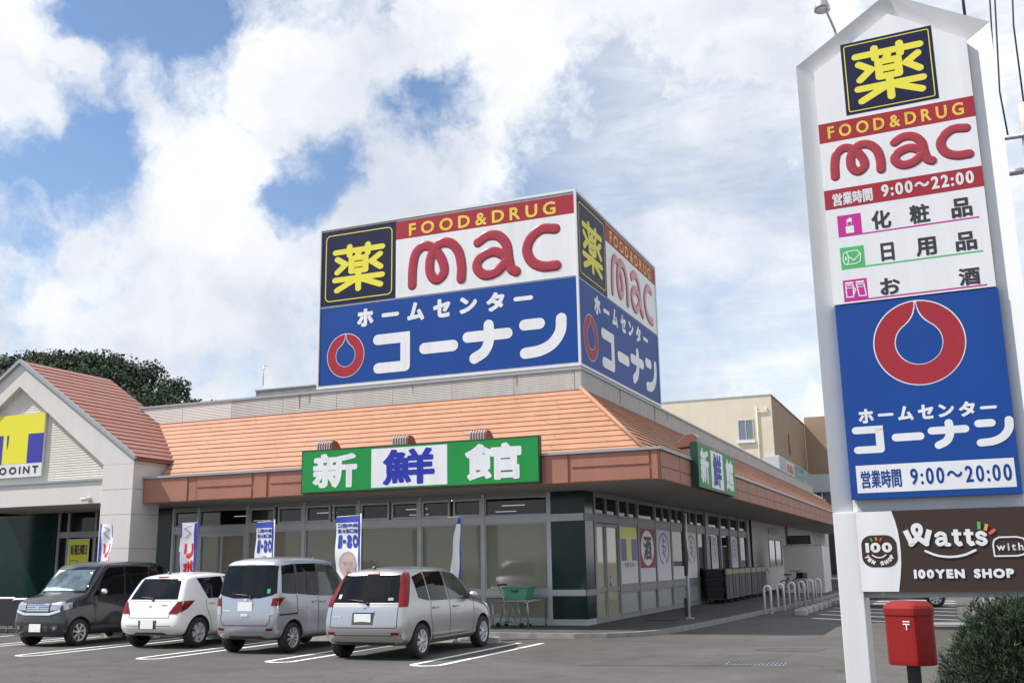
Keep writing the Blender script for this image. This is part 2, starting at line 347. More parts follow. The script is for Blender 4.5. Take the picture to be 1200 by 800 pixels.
# text -> flat glyphs (outline fill plus round strokes along the outline for weight)
TXT = {}
def glyph(ch):
    if ch in TXT: return TXT[ch]
    cu = bpy.data.curves.new('g', 'FONT'); cu.body = ch; cu.resolution_u = 3
    o = bpy.data.objects.new('g', cu); COL.objects.link(o)
    bpy.context.view_layer.update()
    me = bpy.data.meshes.new_from_object(o.evaluated_get(bpy.context.evaluated_depsgraph_get()))
    vs = [(v.co.x, v.co.y) for v in me.vertices]; fs = [tuple(p.vertices) for p in me.polygons]
    ec = {}
    for f in fs:
        for i in range(len(f)):
            k = tuple(sorted((f[i], f[(i + 1) % len(f)]))); ec[k] = ec.get(k, 0) + 1
    bd = [k for k, c in ec.items() if c == 1]
    bpy.data.objects.remove(o); bpy.data.curves.remove(cu); bpy.data.meshes.remove(me)
    xs = [v[0] for v in vs]; ys = [v[1] for v in vs]
    TXT[ch] = (vs, fs, bd, (min(xs), min(ys), max(xs), max(ys))); return TXT[ch]
JIT = [0]
def put_glyph(mb, fr, ch, box, m, bold=0.0, c=0.003, mirror=False, seg=6):
    vs, fs, bd, bb = glyph(ch); x0, y0, x1, y1 = box
    x0 += bold; x1 -= bold; y0 += bold; y1 -= bold
    sx = (x1 - x0) / max(1e-6, bb[2] - bb[0]); sy = (y1 - y0) / max(1e-6, bb[3] - bb[1])
    if bb[2] - bb[0] < 0.2 * (bb[3] - bb[1]) : pass
    P = []
    for x, y in vs:
        a = (x - bb[0]) * sx; a = (x1 - x0) - a if mirror else a
        P.append((x0 + a, y0 + (y - bb[1]) * sy))
    mb.add([fr(a, b, c) for a, b in P], fs, m)
    if bold:
        for i, j in bd:
            (ax, ay), (bx, by) = P[i], P[j]; L = hypot(bx - ax, by - ay)
            if L < 1e-6: continue
            JIT[0] = (JIT[0] + 1) % 60; cz = c + 0.00004 * (JIT[0] + 1)
            q = atan2(by - ay, bx - ax); pts = []
            for k in range(seg + 1):
                t = q + pi / 2 + pi * k / seg; pts.append((ax + bold * cos(t), ay + bold * sin(t)))
            for k in range(seg + 1):
                t = q - pi / 2 + pi * k / seg; pts.append((bx + bold * cos(t), by + bold * sin(t)))
            mb.poly([fr(a, b, cz) for a, b in pts], m)
NARROW = {'I': 0.32, '1': 0.62, ':': 0.3, '-': 0.5, 'i': 0.3, 't': 0.6, '&': 1.15}
def put_text(mb, fr, s, box, m, bold=0.0, c=0.003, gap=0.12, mirror=False, widths=None):
    """letters of s spread evenly over box; each letter keeps its own height inside the line"""
    x0, y0, x1, y1 = box; H = y1 - y0
    gl = [None if ch == ' ' else glyph(ch) for ch in s]
    full = [g for g in gl if g]; top = max(g[3][3] for g in full); bot = min(g[3][1] for g in full)
    k = (H - 2 * bold) / (top - bot)
    w = [(0.35 if g is None else (g[3][2] - g[3][0])) for g in gl]
    tot = sum(w); gaps = gap * (len(s) - 1)
    kx = (x1 - x0 - 2 * bold * len(s)) / (tot + gaps)
    x = x0
    for ch, g, wi in zip(s, gl, w):
        wd = wi * kx + 2 * bold
        if g:
            ya = y0 + (g[3][1] - bot) * k; yb = y0 + (g[3][3] - bot) * k + 2 * bold
            bx = (x, ya, x + wd, yb) if not mirror else (x0 + x1 - x - wd, ya, x0 + x1 - x, yb)
            put_glyph(mb, fr, ch, bx, m, bold, c, mirror)
        x += wd + gap * kx
def smooth_line(pts, n=6):
    if len(pts) < 3: return [Vector(p) for p in pts]
    P = [Vector(p) for p in pts]; P = [2 * P[0] - P[1]] + P + [2 * P[-1] - P[-2]]; out = []
    for i in range(1, len(P) - 2):
        for k in range(n):
            t = k / n; a, b, c, d = P[i - 1], P[i], P[i + 1], P[i + 2]
            out.append(0.5 * ((2 * b) + (c - a) * t + (2 * a - 5 * b + 4 * c - d) * t * t + (3 * b - a - 3 * c + d) * t ** 3))
    out.append(P[-2]); return out
def stroke(mb, fr, pts, w, m, c=0.004, curve=False, n=7, butt=False):
    """flat round-ended brush line of width w"""
    pts = [Vector((p[0], p[1])) for p in pts]
    if curve: pts = smooth_line(pts, 7)
    r = w / 2
    for i in range(len(pts) - 1):
        a, b = pts[i], pts[i + 1]; q = atan2(b.y - a.y, b.x - a.x); JIT[0] = (JIT[0] + 1) % 60; cz = c + 0.00004 * (JIT[0] + 1)
        o = []
        for e, p in ((1, a), (-1, b)):
            end = (e == 1 and i == 0) or (e == -1 and i == len(pts) - 2)
            if butt and end: o += [p + Vector((cos(q + e * pi / 2), sin(q + e * pi / 2))) * r, p + Vector((cos(q - e * pi / 2), sin(q - e * pi / 2))) * r]
            else:
                for k in range(n + 1):
                    t = q + e * pi / 2 + (pi * k / n); o.append(p + Vector((cos(t), sin(t))) * r)
        mb.poly([fr(x, y, cz) for x, y in o], m)
def fat_tube(mb, fr, pts, w, m, relief=0.35, n=14, rise=0.0):
    """raised rounded tube lettering, with round ends"""
    P = smooth_line([(p[0], p[1]) for p in pts], 7); r = w / 2
    T = []
    for i in range(len(P)):
        t = (P[min(i + 1, len(P) - 1)] - P[max(i - 1, 0)]).normalized(); T.append(t)
    rings = [(P[0] - T[0] * r * sin(a), T[0], r * cos(a)) for a in (1.45, 1.1, 0.7, 0.35)]
    rings += [(p, t, r) for p, t in zip(P, T)]
    rings += [(P[-1] + T[-1] * r * sin(a), T[-1], r * cos(a)) for a in (0.35, 0.7, 1.1, 1.45)]
    V = []; N = len(rings)
    for i, (p, t, q) in enumerate(rings):
        lift = rise * i / N
        for j in range(n):
            a = 2 * pi * j / n; side = Vector((-t.y, t.x)) * cos(a) * q
            V.append(fr(p.x + side.x, p.y + side.y, lift + sin(a) * q * relief))
    F = [(i * n + j, i * n + (j + 1) % n, (i + 1) * n + (j + 1) % n, (i + 1) * n + j) for i in range(N - 1) for j in range(n)]
    F += [tuple(range(n))[::-1], tuple((N - 1) * n + j for j in range(n))]
    mb.add(V, F, m, True)
def flat(mb, fr, pts, m, c=0.0): mb.poly([fr(a, b, c) for a, b in pts], m)
def rect(mb, fr, x0, y0, x1, y1, m, c=0.0): flat(mb, fr, [(x0, y0), (x1, y0), (x1, y1), (x0, y1)], m, c)
def slab(mb, fr, x0, y0, x1, y1, c0, c1, m): mb.prism([(x0, y0), (x1, y0), (x1, y1), (x0, y1)], fr, c0, c1, m)

# shared sign artwork -----------------------------------------------------------------
def art_yaku(mb, fr, x0, y0, x1, y1, m, w=0.105, c=0.006):
    f = fr.sub(x0, y0, 0, x1 - x0, y1 - y0)
    asp = 1.0
    S = [[(.04, .86), (.96, .86)], [(.32, .95), (.32, .77)], [(.68, .95), (.68, .77)], [(.08, .71), (.25, .585), (.08, .43)], [(.92, .71), (.75, .585), (.93, .44)],
         [(.5, .79), (.46, .70)], [(.36, .68), (.36, .42)], [(.64, .68), (.64, .42)], [(.36, .69), (.64, .69)], [(.36, .555), (.64, .555)], [(.36, .42), (.64, .42)],
         [(.04, .27), (.96, .27)], [(.5, .40), (.5, .04)], [(.44, .24), (.08, .05)], [(.56, .24), (.93, .07)]]
    fu = Fr(f.o, f.u, f.v, f.n)
    for s in S: stroke(mb, fu, s, w, m, c)
def art_mac(mb, fr, k, kv, m, w):
    M = [(3.03, 2.66), (3.05, 3.17), (3.15, 3.58), (3.42, 3.76), (3.73, 3.62), (3.98, 3.25), (4.03, 2.9), (3.80, 2.72), (3.60, 2.95), (3.62, 3.40), (3.87, 3.74), (4.21, 3.74), (4.47, 3.47), (4.57, 3.05), (4.56, 2.66)]
    A = [(5.08, 3.63), (5.37, 3.78), (5.70, 3.73), (5.93, 3.45), (5.99, 3.05), (6.06, 2.76), (6.2, 2.66)]
    A2 = [(5.95, 3.1), (5.55, 3.30), (5.16, 3.18), (5.04, 2.92), (5.26, 2.68), (5.62, 2.72), (5.95, 3.0)]
    C = [(7.36, 3.70), (6.96, 3.74), (6.65, 3.53), (6.53, 3.21), (6.66, 2.88), (6.97, 2.70), (7.36, 2.68)]
    for i, s in enumerate((M, A2, A, C)):
        fat_tube(mb, fr, [((x - 3.03) * k, (y - 2.66) * kv) for x, y in s], w, m, 0.15, rise=w * 0.03)
def art_konan(mb, fr, k, kv, m, c=0.006):     # origin at lower left of the word, 5.7 wide, 1.05 high
    w = 0.30
    f = fr.sub(0, 0, 0, k, kv)
    P = lambda *pts: [(x - 1.79, y - 0.23) for x, y in pts]
    stroke(mb, f, P((1.94, 1.19), (2.82, 1.19), (2.82, 0.37), (1.96, 0.37)), w, m, c)
    f.sub; rect(mb, f, 2.82 - 1.79 - 0.15, 1.19 - 0.23, 2.82 - 1.79 + 0.149, 1.19 - 0.23 + 0.149, m, c + 0.0031)
    stroke(mb, f, P((3.42, 0.80), (4.30, 0.80)), w * 1.05, m, c)
    stroke(mb, f, P((4.74, 0.98), (5.92, 0.98)), w, m, c)
    stroke(mb, f, P((5.37, 1.26), (5.38, 0.86), (5.24, 0.55), (4.94, 0.38)), w, m, c, True)
    stroke(mb, f, P((6.41, 1.15), (6.85, 1.15)), w, m, c)
    stroke(mb, f, P((7.46, 1.22), (7.42, 0.88), (7.20, 0.58), (6.85, 0.42), (6.42, 0.38)), w, m, c, True)
def art_ring(mb, fr, cx, cy, R, r, mred, mwhite, mblue, c=0.006, sy=1.0):
    def circ(q, n=56): return [(cx + q * cos(2 * pi * i / n), cy + sy * q * sin(2 * pi * i / n)) for i in range(n)]
    e = R * 0.028
    flat(mb, fr, circ(R + e), mwhite, c); flat(mb, fr, circ(R), mred, c + 0.002)
    def tear(q, top, w0):
        o = []; a0 = radians(58)
        for i in range(33):
            t = a0 - (2 * a0 + pi - 0.0) * i / 32 * 1.0
            t = radians(58) - radians(296) * i / 32
            o.append((cx + q * cos(t), cy + sy * q * sin(t)))
        p1 = Vector(o[-1]); tip = Vector((cx - w0, cy + sy * top)); c1 = Vector((cx - w0 * 1.2, cy + sy * (q * 1.22)))
        lft = [tuple((1 - t) ** 2 * p1 + 2 * t * (1 - t) * c1 + t * t * tip) for t in (0.2, 0.4, 0.6, 0.8, 1)]
        rgt = [(2 * cx - x, y) for x, y in lft][::-1]
        return o + lft + rgt
    flat(mb, fr, tear(r + e * 0.8, R + e * .6, e * 0.9), mwhite, c + 0.004); flat(mb, fr, tear(r, R * 0.97, e * 0.25), mblue, c + 0.006)
def art_home(mb, fr, box, m, bold, c=0.006):
    x0, y0, x1, y1 = box; H = y1 - y0; W = x1 - x0; p = (W - H) / 6
    hs = [(0, 1), (.42, .58), (0, 1), (0, 1), (.06, .94), (0, 1), (.42, .58)]
    for i, ch in enumerate('ホームセンター'):
        a = x0 + p * i; lo, hi = hs[i]
        if ch == 'ー': stroke(mb, fr, [(a + H * .08, y0 + H * .5), (a + H * .92, y0 + H * .5)], bold * 2 + H * 0.09, m, c)
        else: put_glyph(mb, fr, ch, (a, y0 + H * lo, a + H, y0 + H * hi), m, bold, c)
def frame_line(mb, fr, x0, y0, x1, y1, r, w, m, c):
    P = []
    for cx, cy, a in ((x1 - r, y0 + r, -90), (x1 - r, y1 - r, 0), (x0 + r, y1 - r, 90), (x0 + r, y0 + r, 180)):
        for k in range(5): t = radians(a + 90 * k / 4); P.append((cx + r * cos(t), cy + r * sin(t)))
    P.append(P[0]); stroke(mb, fr, P, w, m, c, n=3)

# ------------------------------------------------------------------ ground
g = MB(); g.poly([(-1500, -400, 0), (1500, -400, 0), (1500, 2500, 0), (-1500, 2500, 0)], ASPH)
tag(g.build('ground'), kind='structure')
PV = [(-60, 21.2), (-19.0, 21.2), (-18.7, 21.75), (-8.7, 21.62), (-7.6, 21.6), (-6.95, 21.8), (-6.4, 22.3), (-6.05, 23.1), (-5.85, 24.3), (-5.65, 26.2), (-5.35, 30.6), (-5.0, 36), (-4.75, 42), (-4.5, 50), (-4.5, 80), (-60, 80)]
g = MB(); g.prism(PV, lambda a, b, d: Vector((a, b, d)), -0.3, 0.085, PAVE); tag(g.build('pavement'), kind='structure')
def inset_path(P, d):
    out = []
    for i, p in enumerate(P):
        a = Vector(P[max(i - 1, 0)]); b = Vector(P[min(i + 1, len(P) - 1)]); t = (b - a).normalized(); out.append((p[0] - t.y * d, p[1] + t.x * d))
    return out
K0 = PV[:15]; K1 = inset_path(K0, 0.13); Ko = inset_path(K0, -0.02); g = MB()
for i in range(len(K0) - 1):
    a, b, c, d = Ko[i], Ko[i + 1], K1[i + 1], K1[i]
    g.add([(*a, -.1), (*b, -.1), (*c, -.1), (*d, -.1), (*a, .10), (*b, .10), (*c, .10), (*d, .10)], [(4, 5, 6, 7), (0, 1, 5, 4), (2, 3, 7, 6)], KERBM)
tag(g.build('kerb'), kind='structure')
g = MB()
for x in (-8.05, -10.9, -13.75, -16.75, -19.7, -22.6, -25.5, -28.4):
    P = [(x - .25, 20.2), (x - .25, 15.62)] + [(x - .25 * cos(t), 15.62 - .25 * sin(t)) for t in [pi * k / 8 for k in range(1, 8)]] + [(x + .25, 15.62), (x + .25, 20.2)]
    fr = Fr((0, 0, 0), (1, 0, 0), (0, 1, 0), (0, 0, 1)); stroke(g, fr, P, 0.115, LINE, 0.004, n=4, butt=True)
tag(g.build('parking_lines'), kind='structure')
g = MB(); fr = Fr((0, 0, 0), (1, 0, 0), (0, 1, 0), (0, 0, 1))
for y in (29.8, 31.85, 33.9, 35.95, 38.0, 40.0, 42.0, 44.0):
    stroke(g, fr, [(-3.6, y), (0.05, y - 2.6)], 0.24, LINE, 0.004, butt=True)
tag(g.build('hatched_marking'), kind='structure')
g = MB()
for P in ([(-5.6, 16.0), (-3.0, 16.5), (-2.6, 18.6), (-5.0, 18.2)], [(-8.2, 12.0), (-4.9, 12.6), (-5.1, 13.4), (-8.4, 12.8)], [(-3.4, 19.3), (-2.3, 19.2), (-2.2, 19.9), (-3.3, 20.0)]):
    g.poly([(x, y, 0.004) for x, y in P], ASPH2)
tag(g.build('asphalt_patches'), kind='structure')
t = thing('drain_grate', 'dark flat drain grate set in the asphalt in front of the shop corner', 'drain', (-2.95, 16.9, 0)); g = MB()
g.box((-3.4, 16.7, -.1), (-2.5, 17.1, 0.008), STEEL); 
for i in range(14): g.box((-3.36 + i * .062, 16.73, 0.0), (-3.33 + i * .062, 17.07, 0.014), BLACKM)
g.build('grate', t)

# ------------------------------------------------------------------ hill with wood
random.seed(11)
HP = [(-360, 14), (-320, 28), (-280, 36), (-240, 36), (-215, 35.5), (-203, 34.5), (-196, 36), (-187, 42.5), (-178, 45.5), (-170, 46.0), (-163.5, 45.8), (-156.5, 45), (-150.5, 43.3), (-146, 40.5), (-141.5, 37.5), (-138, 35), (-135, 30), (-132, 20), (-128, 6), (-124, -3)]
def hz(x):
    for (a, za), (b, zb) in zip(HP, HP[1:]):
        if a <= x <= b: return za + (zb - za) * (x - a) / (b - a)
    return -3
def hill_h(x, y):
    d = abs(y - 165) / 70.0
    return (hz(x + 2.0) - 3.8) * max(0.0, 1 - d * d) - 1.0
g = MB(); NX, NY = 60, 20; V = []
for i in range(NX + 1):
    for j in range(NY + 1):
        x = -360 + 240 * i / NX; y = 95 + 140 * j / NY; V.append((x, y, hill_h(x, y)))
g.add(V, [(i * (NY + 1) + j, (i + 1) * (NY + 1) + j, (i + 1) * (NY + 1) + j + 1, i * (NY + 1) + j + 1) for i in range(NX) for j in range(NY)], HILL, True)
tag(g.build('hill'), kind='structure')
g = MB()
def leaf_clump(mb, c, R, n, size, m, flatz=0.8):
    for _ in range(n):
        a = random.uniform(0, 2 * pi); z = random.uniform(-0.75, 1); q = (1 - z * z) ** .5; rr = R * random.uniform(0.72, 1.08)
        p = Vector((c[0] + rr * q * cos(a), c[1] + rr * q * sin(a), c[2] + rr * z * flatz))
        nrm = (p - Vector(c)).normalized() + Vector((random.uniform(-.9, .9), random.uniform(-.9, .9), random.uniform(-.5, .9)))
        u = nrm.orthogonal().normalized(); w = nrm.cross(u).normalized(); s = size * random.uniform(.6, 1.4); th = random.uniform(0, pi)
        u2 = u * cos(th) + w * sin(th); w2 = w * cos(th) - u * sin(th)
        mb.poly([p - u2 * s - w2 * s * .5, p + u2 * s * .2 - w2 * s * .8, p + u2 * s + w2 * s * .2, p - u2 * s * .3 + w2 * s * .8], m)
for _ in range(620):
    x = random.uniform(-235, -129); y = random.uniform(112, 170); h = hill_h(x, y)
    if h < 2 and random.random() < .6: continue
    R = random.uniform(2.2, 4.4); c = (x, y, h + R * .6)
    leaf_clump(g, c, R, int(90 + R * 44), 0.31, LEAFD)
    for _k in range(3): leaf_clump(g, (x + random.uniform(-R, R) * .8, y + random.uniform(-R, R) * .8, c[2] + random.uniform(.0, R) * .6), R * random.uniform(.4, .65), 60, 0.28, LEAFD)
tag(g.build('hill_wood', fix=False), kind='stuff')

# ------------------------------------------------------------------ store building
ST = thing('store_building', 'long single storey store with orange tiled mansard roof, gabled entrance and dark green corner pillar', 'building', (-14, 24.6, 0))
XW, YW = -8.3, 24.6
ZS = 3.36                                            # soffit height
g = MB()                                             # solid walls
g.box((XW - .2, 47.4, 0), (XW, 82, ZS), WALLW)       # rear part of the side wall
g.box((-60, 82, 0), (XW, 82.2, 6.0), WALLW)
g.box((-60, 24.75, 0), (-60.2, 82, 6), WALLW)
g.box((-60, YW + .1, 0), (-36, YW + .25, ZS), WALLW)
g.build('wall', ST)
g = MB(); g.box((-59.9, 24.9, 6.0), (XW - .15, 82, 6.12), GREYP); g.build('roof_deck', ST)
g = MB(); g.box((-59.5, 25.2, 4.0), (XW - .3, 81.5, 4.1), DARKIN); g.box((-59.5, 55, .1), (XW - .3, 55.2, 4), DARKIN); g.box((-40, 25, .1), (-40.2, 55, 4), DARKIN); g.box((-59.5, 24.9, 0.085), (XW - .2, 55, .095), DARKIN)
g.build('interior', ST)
# ceiling tubes seen through the upper panes
g = MB()
for y in range(31, 54, 4):
    for x in range(-37, -9, 4):
        g.box((x + (y % 3), y, 3.66), (x + (y % 3) + .9, y + .05, 3.69), TUBE)
g.build('ceiling_lights', ST)
g = MB()
for i in range(7):
    y = 33.5 + i * 2.2
    g.box((XW - 2.3, y, .1), (XW - 1.7, y + 1.5, 1.95), SHELF)
    g.box((XW - 2.28, y + .02, 1.98), (XW - 1.72, y + 1.48, 2.3), CARDB)
g.build('goods_shelf', ST)

def pane_window(name_pane, axis, a0, a1, z0, z1, m, fw=0.05, depth=0.09, fm=ALU, recess=0.035, label=None):
    """aluminium frame with one pane; axis 'F' on the front wall, 'S' on the side wall"""
    f = MB(); p = MB()
    if axis == 'F':
        B = lambda x0, x1, q0, q1, d0, d1: ((x0, YW + d0, q0), (x1, YW + d1, q1))
    else:
        B = lambda x0, x1, q0, q1, d0, d1: ((XW - d0, x0, q0), (XW - d1, x1, q1))
    f.box(*B(a0, a0 + fw, z0, z1, -.012, depth), fm); f.box(*B(a1 - fw, a1, z0, z1, -.012, depth), fm)
    f.box(*B(a0 + fw, a1 - fw, z0, z0 + fw, -.01, depth), fm); f.box(*B(a0 + fw, a1 - fw, z1 - fw, z1, -.01, depth), fm)
    p.box(*B(a0 + fw, a1 - fw, z0 + fw, z1 - fw, recess, recess + .012), m)
    o = f.build('window', ST); p.build(name_pane, o)
    return o
# front: rails, base, mullions
g = MB()
for z0, z1 in ((.79, .94), (2.62, 2.80)): g.box((-21.16, YW - .02, z0), (XW - .0, YW + .1, z1), ALU)
g.box((-21.16, YW - .02, .06), (-9.24, YW + .1, .23), ALU); g.box((-21.16, YW - .0, 3.27), (-9.24, YW + .1, ZS), ALUD)
for x in (-21.16, -20.235, -18.48, -16.57, -14.8, -12.92, -11.07, -9.24): g.box((x - .045, YW - .03, .06), (x + .045, YW + .1, ZS), ALU)
g.build('front_rail', ST)
low = [(-21.11, -20.28), (-18.43, -16.62), (-16.52, -14.85), (-14.75, -12.97), (-12.87, -11.12), (-11.02, -9.29)]
for a, b in low:
    pane_window('pane', 'F', a, b, .945, 2.615, BLIND, .03)
    pane_window('pane', 'F', a, b, .235, .785, BLIND, .03)
up = [(-21.11, -20.28), (-20.19, -18.53), (-18.43, -17.57), (-17.46, -16.62), (-16.52, -15.71), (-15.64, -14.85), (-14.75, -13.86), (-13.79, -12.97), (-12.87, -12.04), (-11.94, -11.12), (-11.02, -9.29)]
for i, (a, b) in enumerate(up):
    pane_window('pane', 'F', a, b, 2.805, 3.265, WGLASS, .055 if 1 < i < 10 else .025)
# sliding door on the front
g = MB(); g.box((-20.19, YW - .03, .1), (-20.1, YW + .08, 2.58), ALU); g.box((-18.6, YW - .03, .1), (-18.53, YW + .08, 2.58), ALU); g.box((-20.19, YW - .028, 2.5), (-18.53, YW + .08, 2.615), ALU)
g.box((-19.40, YW - .028, .1), (-19.33, YW + .06, 2.5), ALU)
d = g.build('sliding_door', ST); g = MB(); g.box((-20.1, YW + .02, .12), (-19.40, YW + .035, 2.5), BLIND); g.box((-19.33, YW + .02, .12), (-18.6, YW + .035, 2.5), BLIND); g.build('pane', d)
# corner pillar and the pillar by the entrance
g = MB(); g.box((-9.2, YW - .015, .23), (XW + .012, 25.3, .785), GREENT); g.box((-9.2, YW - .015, .945), (XW + .012, 25.3, 2.615), GREENT); g.box((-9.2, YW - .015, 2.805), (XW + .012, 25.3, ZS), GREENT)
g.build('corner_pillar', ST)
g = MB(); g.box((-9.2, YW - .03, .06), (XW + .02, 25.3, .23), ALU); g.box((XW - .02, YW - .02, .79), (XW + .03, 25.3, .94), ALUD); g.box((XW - .02, YW - .02, 2.62), (XW + .03, 25.3, 2.8), ALUD); g.build('pillar_band', ST)  # side bands darker than the front rail: shade put into the colour
g = MB(); g.box((-21.95, YW - .05, .06), (-21.21, YW + .3, ZS), GREENT); g.build('green_pillar', ST)
# side wall: doors, bays
g = MB()
for z0, z1 in ((.80, .95), (2.60, 2.79)): g.box((XW - .1, 27.46, z0), (XW + .02, 47.4, z1), ALUD)
g.box((XW - .1, 25.3, 2.60), (XW + .02, 27.46, 2.79), ALUD)
g.box((XW - .1, 25.3, .06), (XW + .02, 47.4, .19), ALUD); g.box((XW - .1, 25.3, 3.29), (XW + .0, 47.4, ZS), ALUD)
for y in (25.34, 27.46, 29.4, 31.35, 33.3, 35.2, 37.1): g.box((XW - .1, y - .06, .06), (XW + .03, y + .06, ZS), ALUD)
for y in (38.75, 41.2, 43.2, 45.2, 47.3): g.box((XW - .2, y - .28 if y < 40 else y - .12, .06), (XW + .05, y + .28 if y < 40 else y + .12, ZS), ALUD)
g.build('side_rail', ST)
def door(y0, y1, hs):
    g = MB(); f = .07
    g.box((XW - .05, y0, .1), (XW + .012, y0 + f, 2.58), ALUD); g.box((XW - .05, y1 - f, .1), (XW + .012, y1, 2.58), ALUD); g.box((XW - .05, y0 + f, 2.49), (XW + .01, y1 - f, 2.58), ALUD)
    g.box((XW - .05, y0 + f, .1), (XW + .01, y1 - f, .26), ALUD); g.box((XW - .05, y0 + f, .84), (XW + .01, y1 - f, .95), ALUD)
    d = g.build('door', ST); g = MB(); g.box((XW - .03, y0 + f, .26), (XW - .02, y1 - f, .84), BLINDB); g.box((XW - .03, y0 + f, .95), (XW - .02, y1 - f, 2.49), BLINDB); g.build('pane', d)
    if hs: g = MB(); g.tube([(XW + .05, hs, .95), (XW + .05, hs, 1.25)], .014, STEEL); g.box((XW, hs - .02, 1.0), (XW + .05, hs + .02, 1.03), STEEL); g.build('handle', d)
door(25.42, 26.22, None); door(26.27, 27.39, 26.45)
bays = [(27.52, 29.34), (29.46, 31.29), (31.41, 33.24), (33.36, 35.14), (35.26, 37.04), (37.16, 38.45)]
for i, (a, b) in enumerate(bays):
    pane_window('panel', 'S', a, b, .195, .795, LOWP, .04, fm=ALUD); pane_window('pane', 'S', a, b, .955, 2.595, WGLASS, .05, fm=ALUD)
for a, b in ((39.05, 41.06), (41.34, 43.06), (43.34, 45.06), (45.34, 47.16)):
    pane_window('panel', 'S', a, b, .195, .795, LOWP, .04, fm=ALUD); pane_window('pane', 'S', a, b, .955, 2.595, WGLASS, .05, fm=ALUD); pane_window('pane', 'S', a, b, 2.795, 3.285, WGLASS, .04, fm=ALUD)
for a, b in ((25.42, 26.36), (26.40, 27.39), (27.54, 28.42), (28.46, 29.32), (29.48, 31.28), (31.42, 32.3), (32.34, 33.22), (33.38, 34.2), (34.24, 35.12), (35.28, 36.1), (36.14, 37.02), (37.18, 38.42)):
    pane_window('pane', 'S', a, b, 2.795, 3.285, WGLASS, .04, fm=ALUD)
# rear window and small vent in the plain side wall, pipe
f = MB(); X = XW + .02
for y0, y1, z0, z1 in ((53.2, 53.28, 1.2, 2.6), (57.4, 57.48, 1.2, 2.6), (55.3, 55.38, 1.28, 2.52), (53.28, 57.4, 1.2, 1.28), (53.28, 57.4, 2.52, 2.6)): f.box((XW - .01, y0, z0), (X + .02, y1, z1), ALUD)
w = f.build('window', ST); g = MB(); g.box((XW - .01, 53.28, 1.28), (XW + .01, 57.4, 2.52), DGLASS); g.build('pane', w)
g = MB(); g.box((XW - .01, 53.4, 2.85), (XW + .03, 56.6, 3.15), ALUD)
for i in range(6): g.box((XW + .03, 53.45, 2.87 + i * .045), (XW + .045, 56.55, 2.89 + i * .045), BLACKM)
g.build('wall_vent', ST)
g = MB(); g.tube([(XW + .08, 59.4, .1), (XW + .08, 59.4, 3.35)], .06, ALUD); g.tube([(XW + .06, 48.0, .1), (XW + .06, 48.0, 3.35)], .05, BLACKM); g.build('drain_pipe', ST)

# soffit, fascia, gutter
YF, XF = 22.0, -5.67
g = MB(); g.poly([(-20.02, YF + .02, ZS), (XF - .02, YF + .02, ZS), (XF - .02, 80, ZS), (XW, 80, ZS), (XW, YW, ZS), (-20.02, YW, ZS)], SOFF)
g.box((-27.2, 21.7, ZS + .02), (-20.03, 26.2, ZS + .06), SOFF); g.build('soffit', ST)
g = MB()
g.box((-20.02, YF, ZS - .01), (XF, YF + .06, 4.0), FASC); g.build('fascia', ST)
g = MB(); g.box((XF - .06, YF + .062, ZS - .01), (XF, 80, 4.0), FASC); g.build('side_fascia', ST)
g = MB()                                     # raised fascia boards with a groove between
def fboard(x0, x1, groove=True):
    if groove:
        g.box((x0, YF - .025, ZS + .01), (x1, YF, 3.64), FASC); g.box((x0, YF - .025, 3.70), (x1, YF, 3.985), FASC)
    else: g.box((x0, YF - .03, ZS - .0), (x1, YF, 3.99), FASC)
fboard(-19.98, -18.52, False); fboard(-18.2, -16.45); fboard(-16.35, -15.98, False); fboard(-15.88, -14.0); fboard(-13.9, -13.55, False)
fboard(-13.45, -11.2); fboard(-11.1, -10.8, False); fboard(-10.7, -8.42); fboard(-8.32, -7.78, False); fboard(-7.7, -5.88); fboard(-5.82, -5.69, False)
g.box((-18.46, YF - .012, ZS + .01), (-18.22, YF, 3.99), FASC)
g.build('fascia_board', ST)
g = MB(); y = 22.1
while y < 79:
    g.box((XF, y, ZS + .005), (XF + .022, y + 1.76, 3.62), FASC); g.box((XF, y, 3.65), (XF + .018, y + 1.76, 3.985), FASC); y += 1.8
g.build('side_fascia_board', ST)
g = MB(); g.box((-20.02, YF - .07, 4.0), (XF + .07, YF + .12, 4.06), GUTT); g.box((XF - .12, YF + .12, 4.0), (XF + .07, 80, 4.06), GUTT); g.build('gutter', ST)

# lapped roof slopes
RS = random.Random(21)
def course(mb, A, B, C_, Dd, n_up, drop, m, seg=2.7):
    """one lapped course A-B (lower edge) to Dd-C (upper edge) in sheets; the lower edge is lifted to make a butt step"""
    A, B, C_, Dd = map(Vector, (A, B, C_, Dd)); n_up = Vector(n_up); L = (B - A).length; k = max(1, int(round(L / seg))); off = RS.uniform(.2, .8) / k
    cuts = [0.0] + [min(.999, (i + off * k) / k) for i in range(k)] + [1.0]
    for t0, t1 in zip(cuts, cuts[1:]):
        if t1 - t0 < .002: continue
        g_ = .0025 / L; a, b, c, d = A.lerp(B, t0 + g_), A.lerp(B, t1 - g_), Dd.lerp(C_, t1 - g_), Dd.lerp(C_, t0 + g_)
        u = n_up * (drop + RS.uniform(-.004, .004)); u2 = n_up * (drop + RS.uniform(-.004, .004))
        mb.poly([a + u, b + u2, c, d], m); mb.poly([a - u * .2, b - u * .2, b + u2, a + u], m)
N = 13; g = MB(); y0, z0, y1, z1 = 22.42, 4.03, 24.64, 5.93; nf = Vector((0, -(z1 - z0), y1 - y0)).normalized()
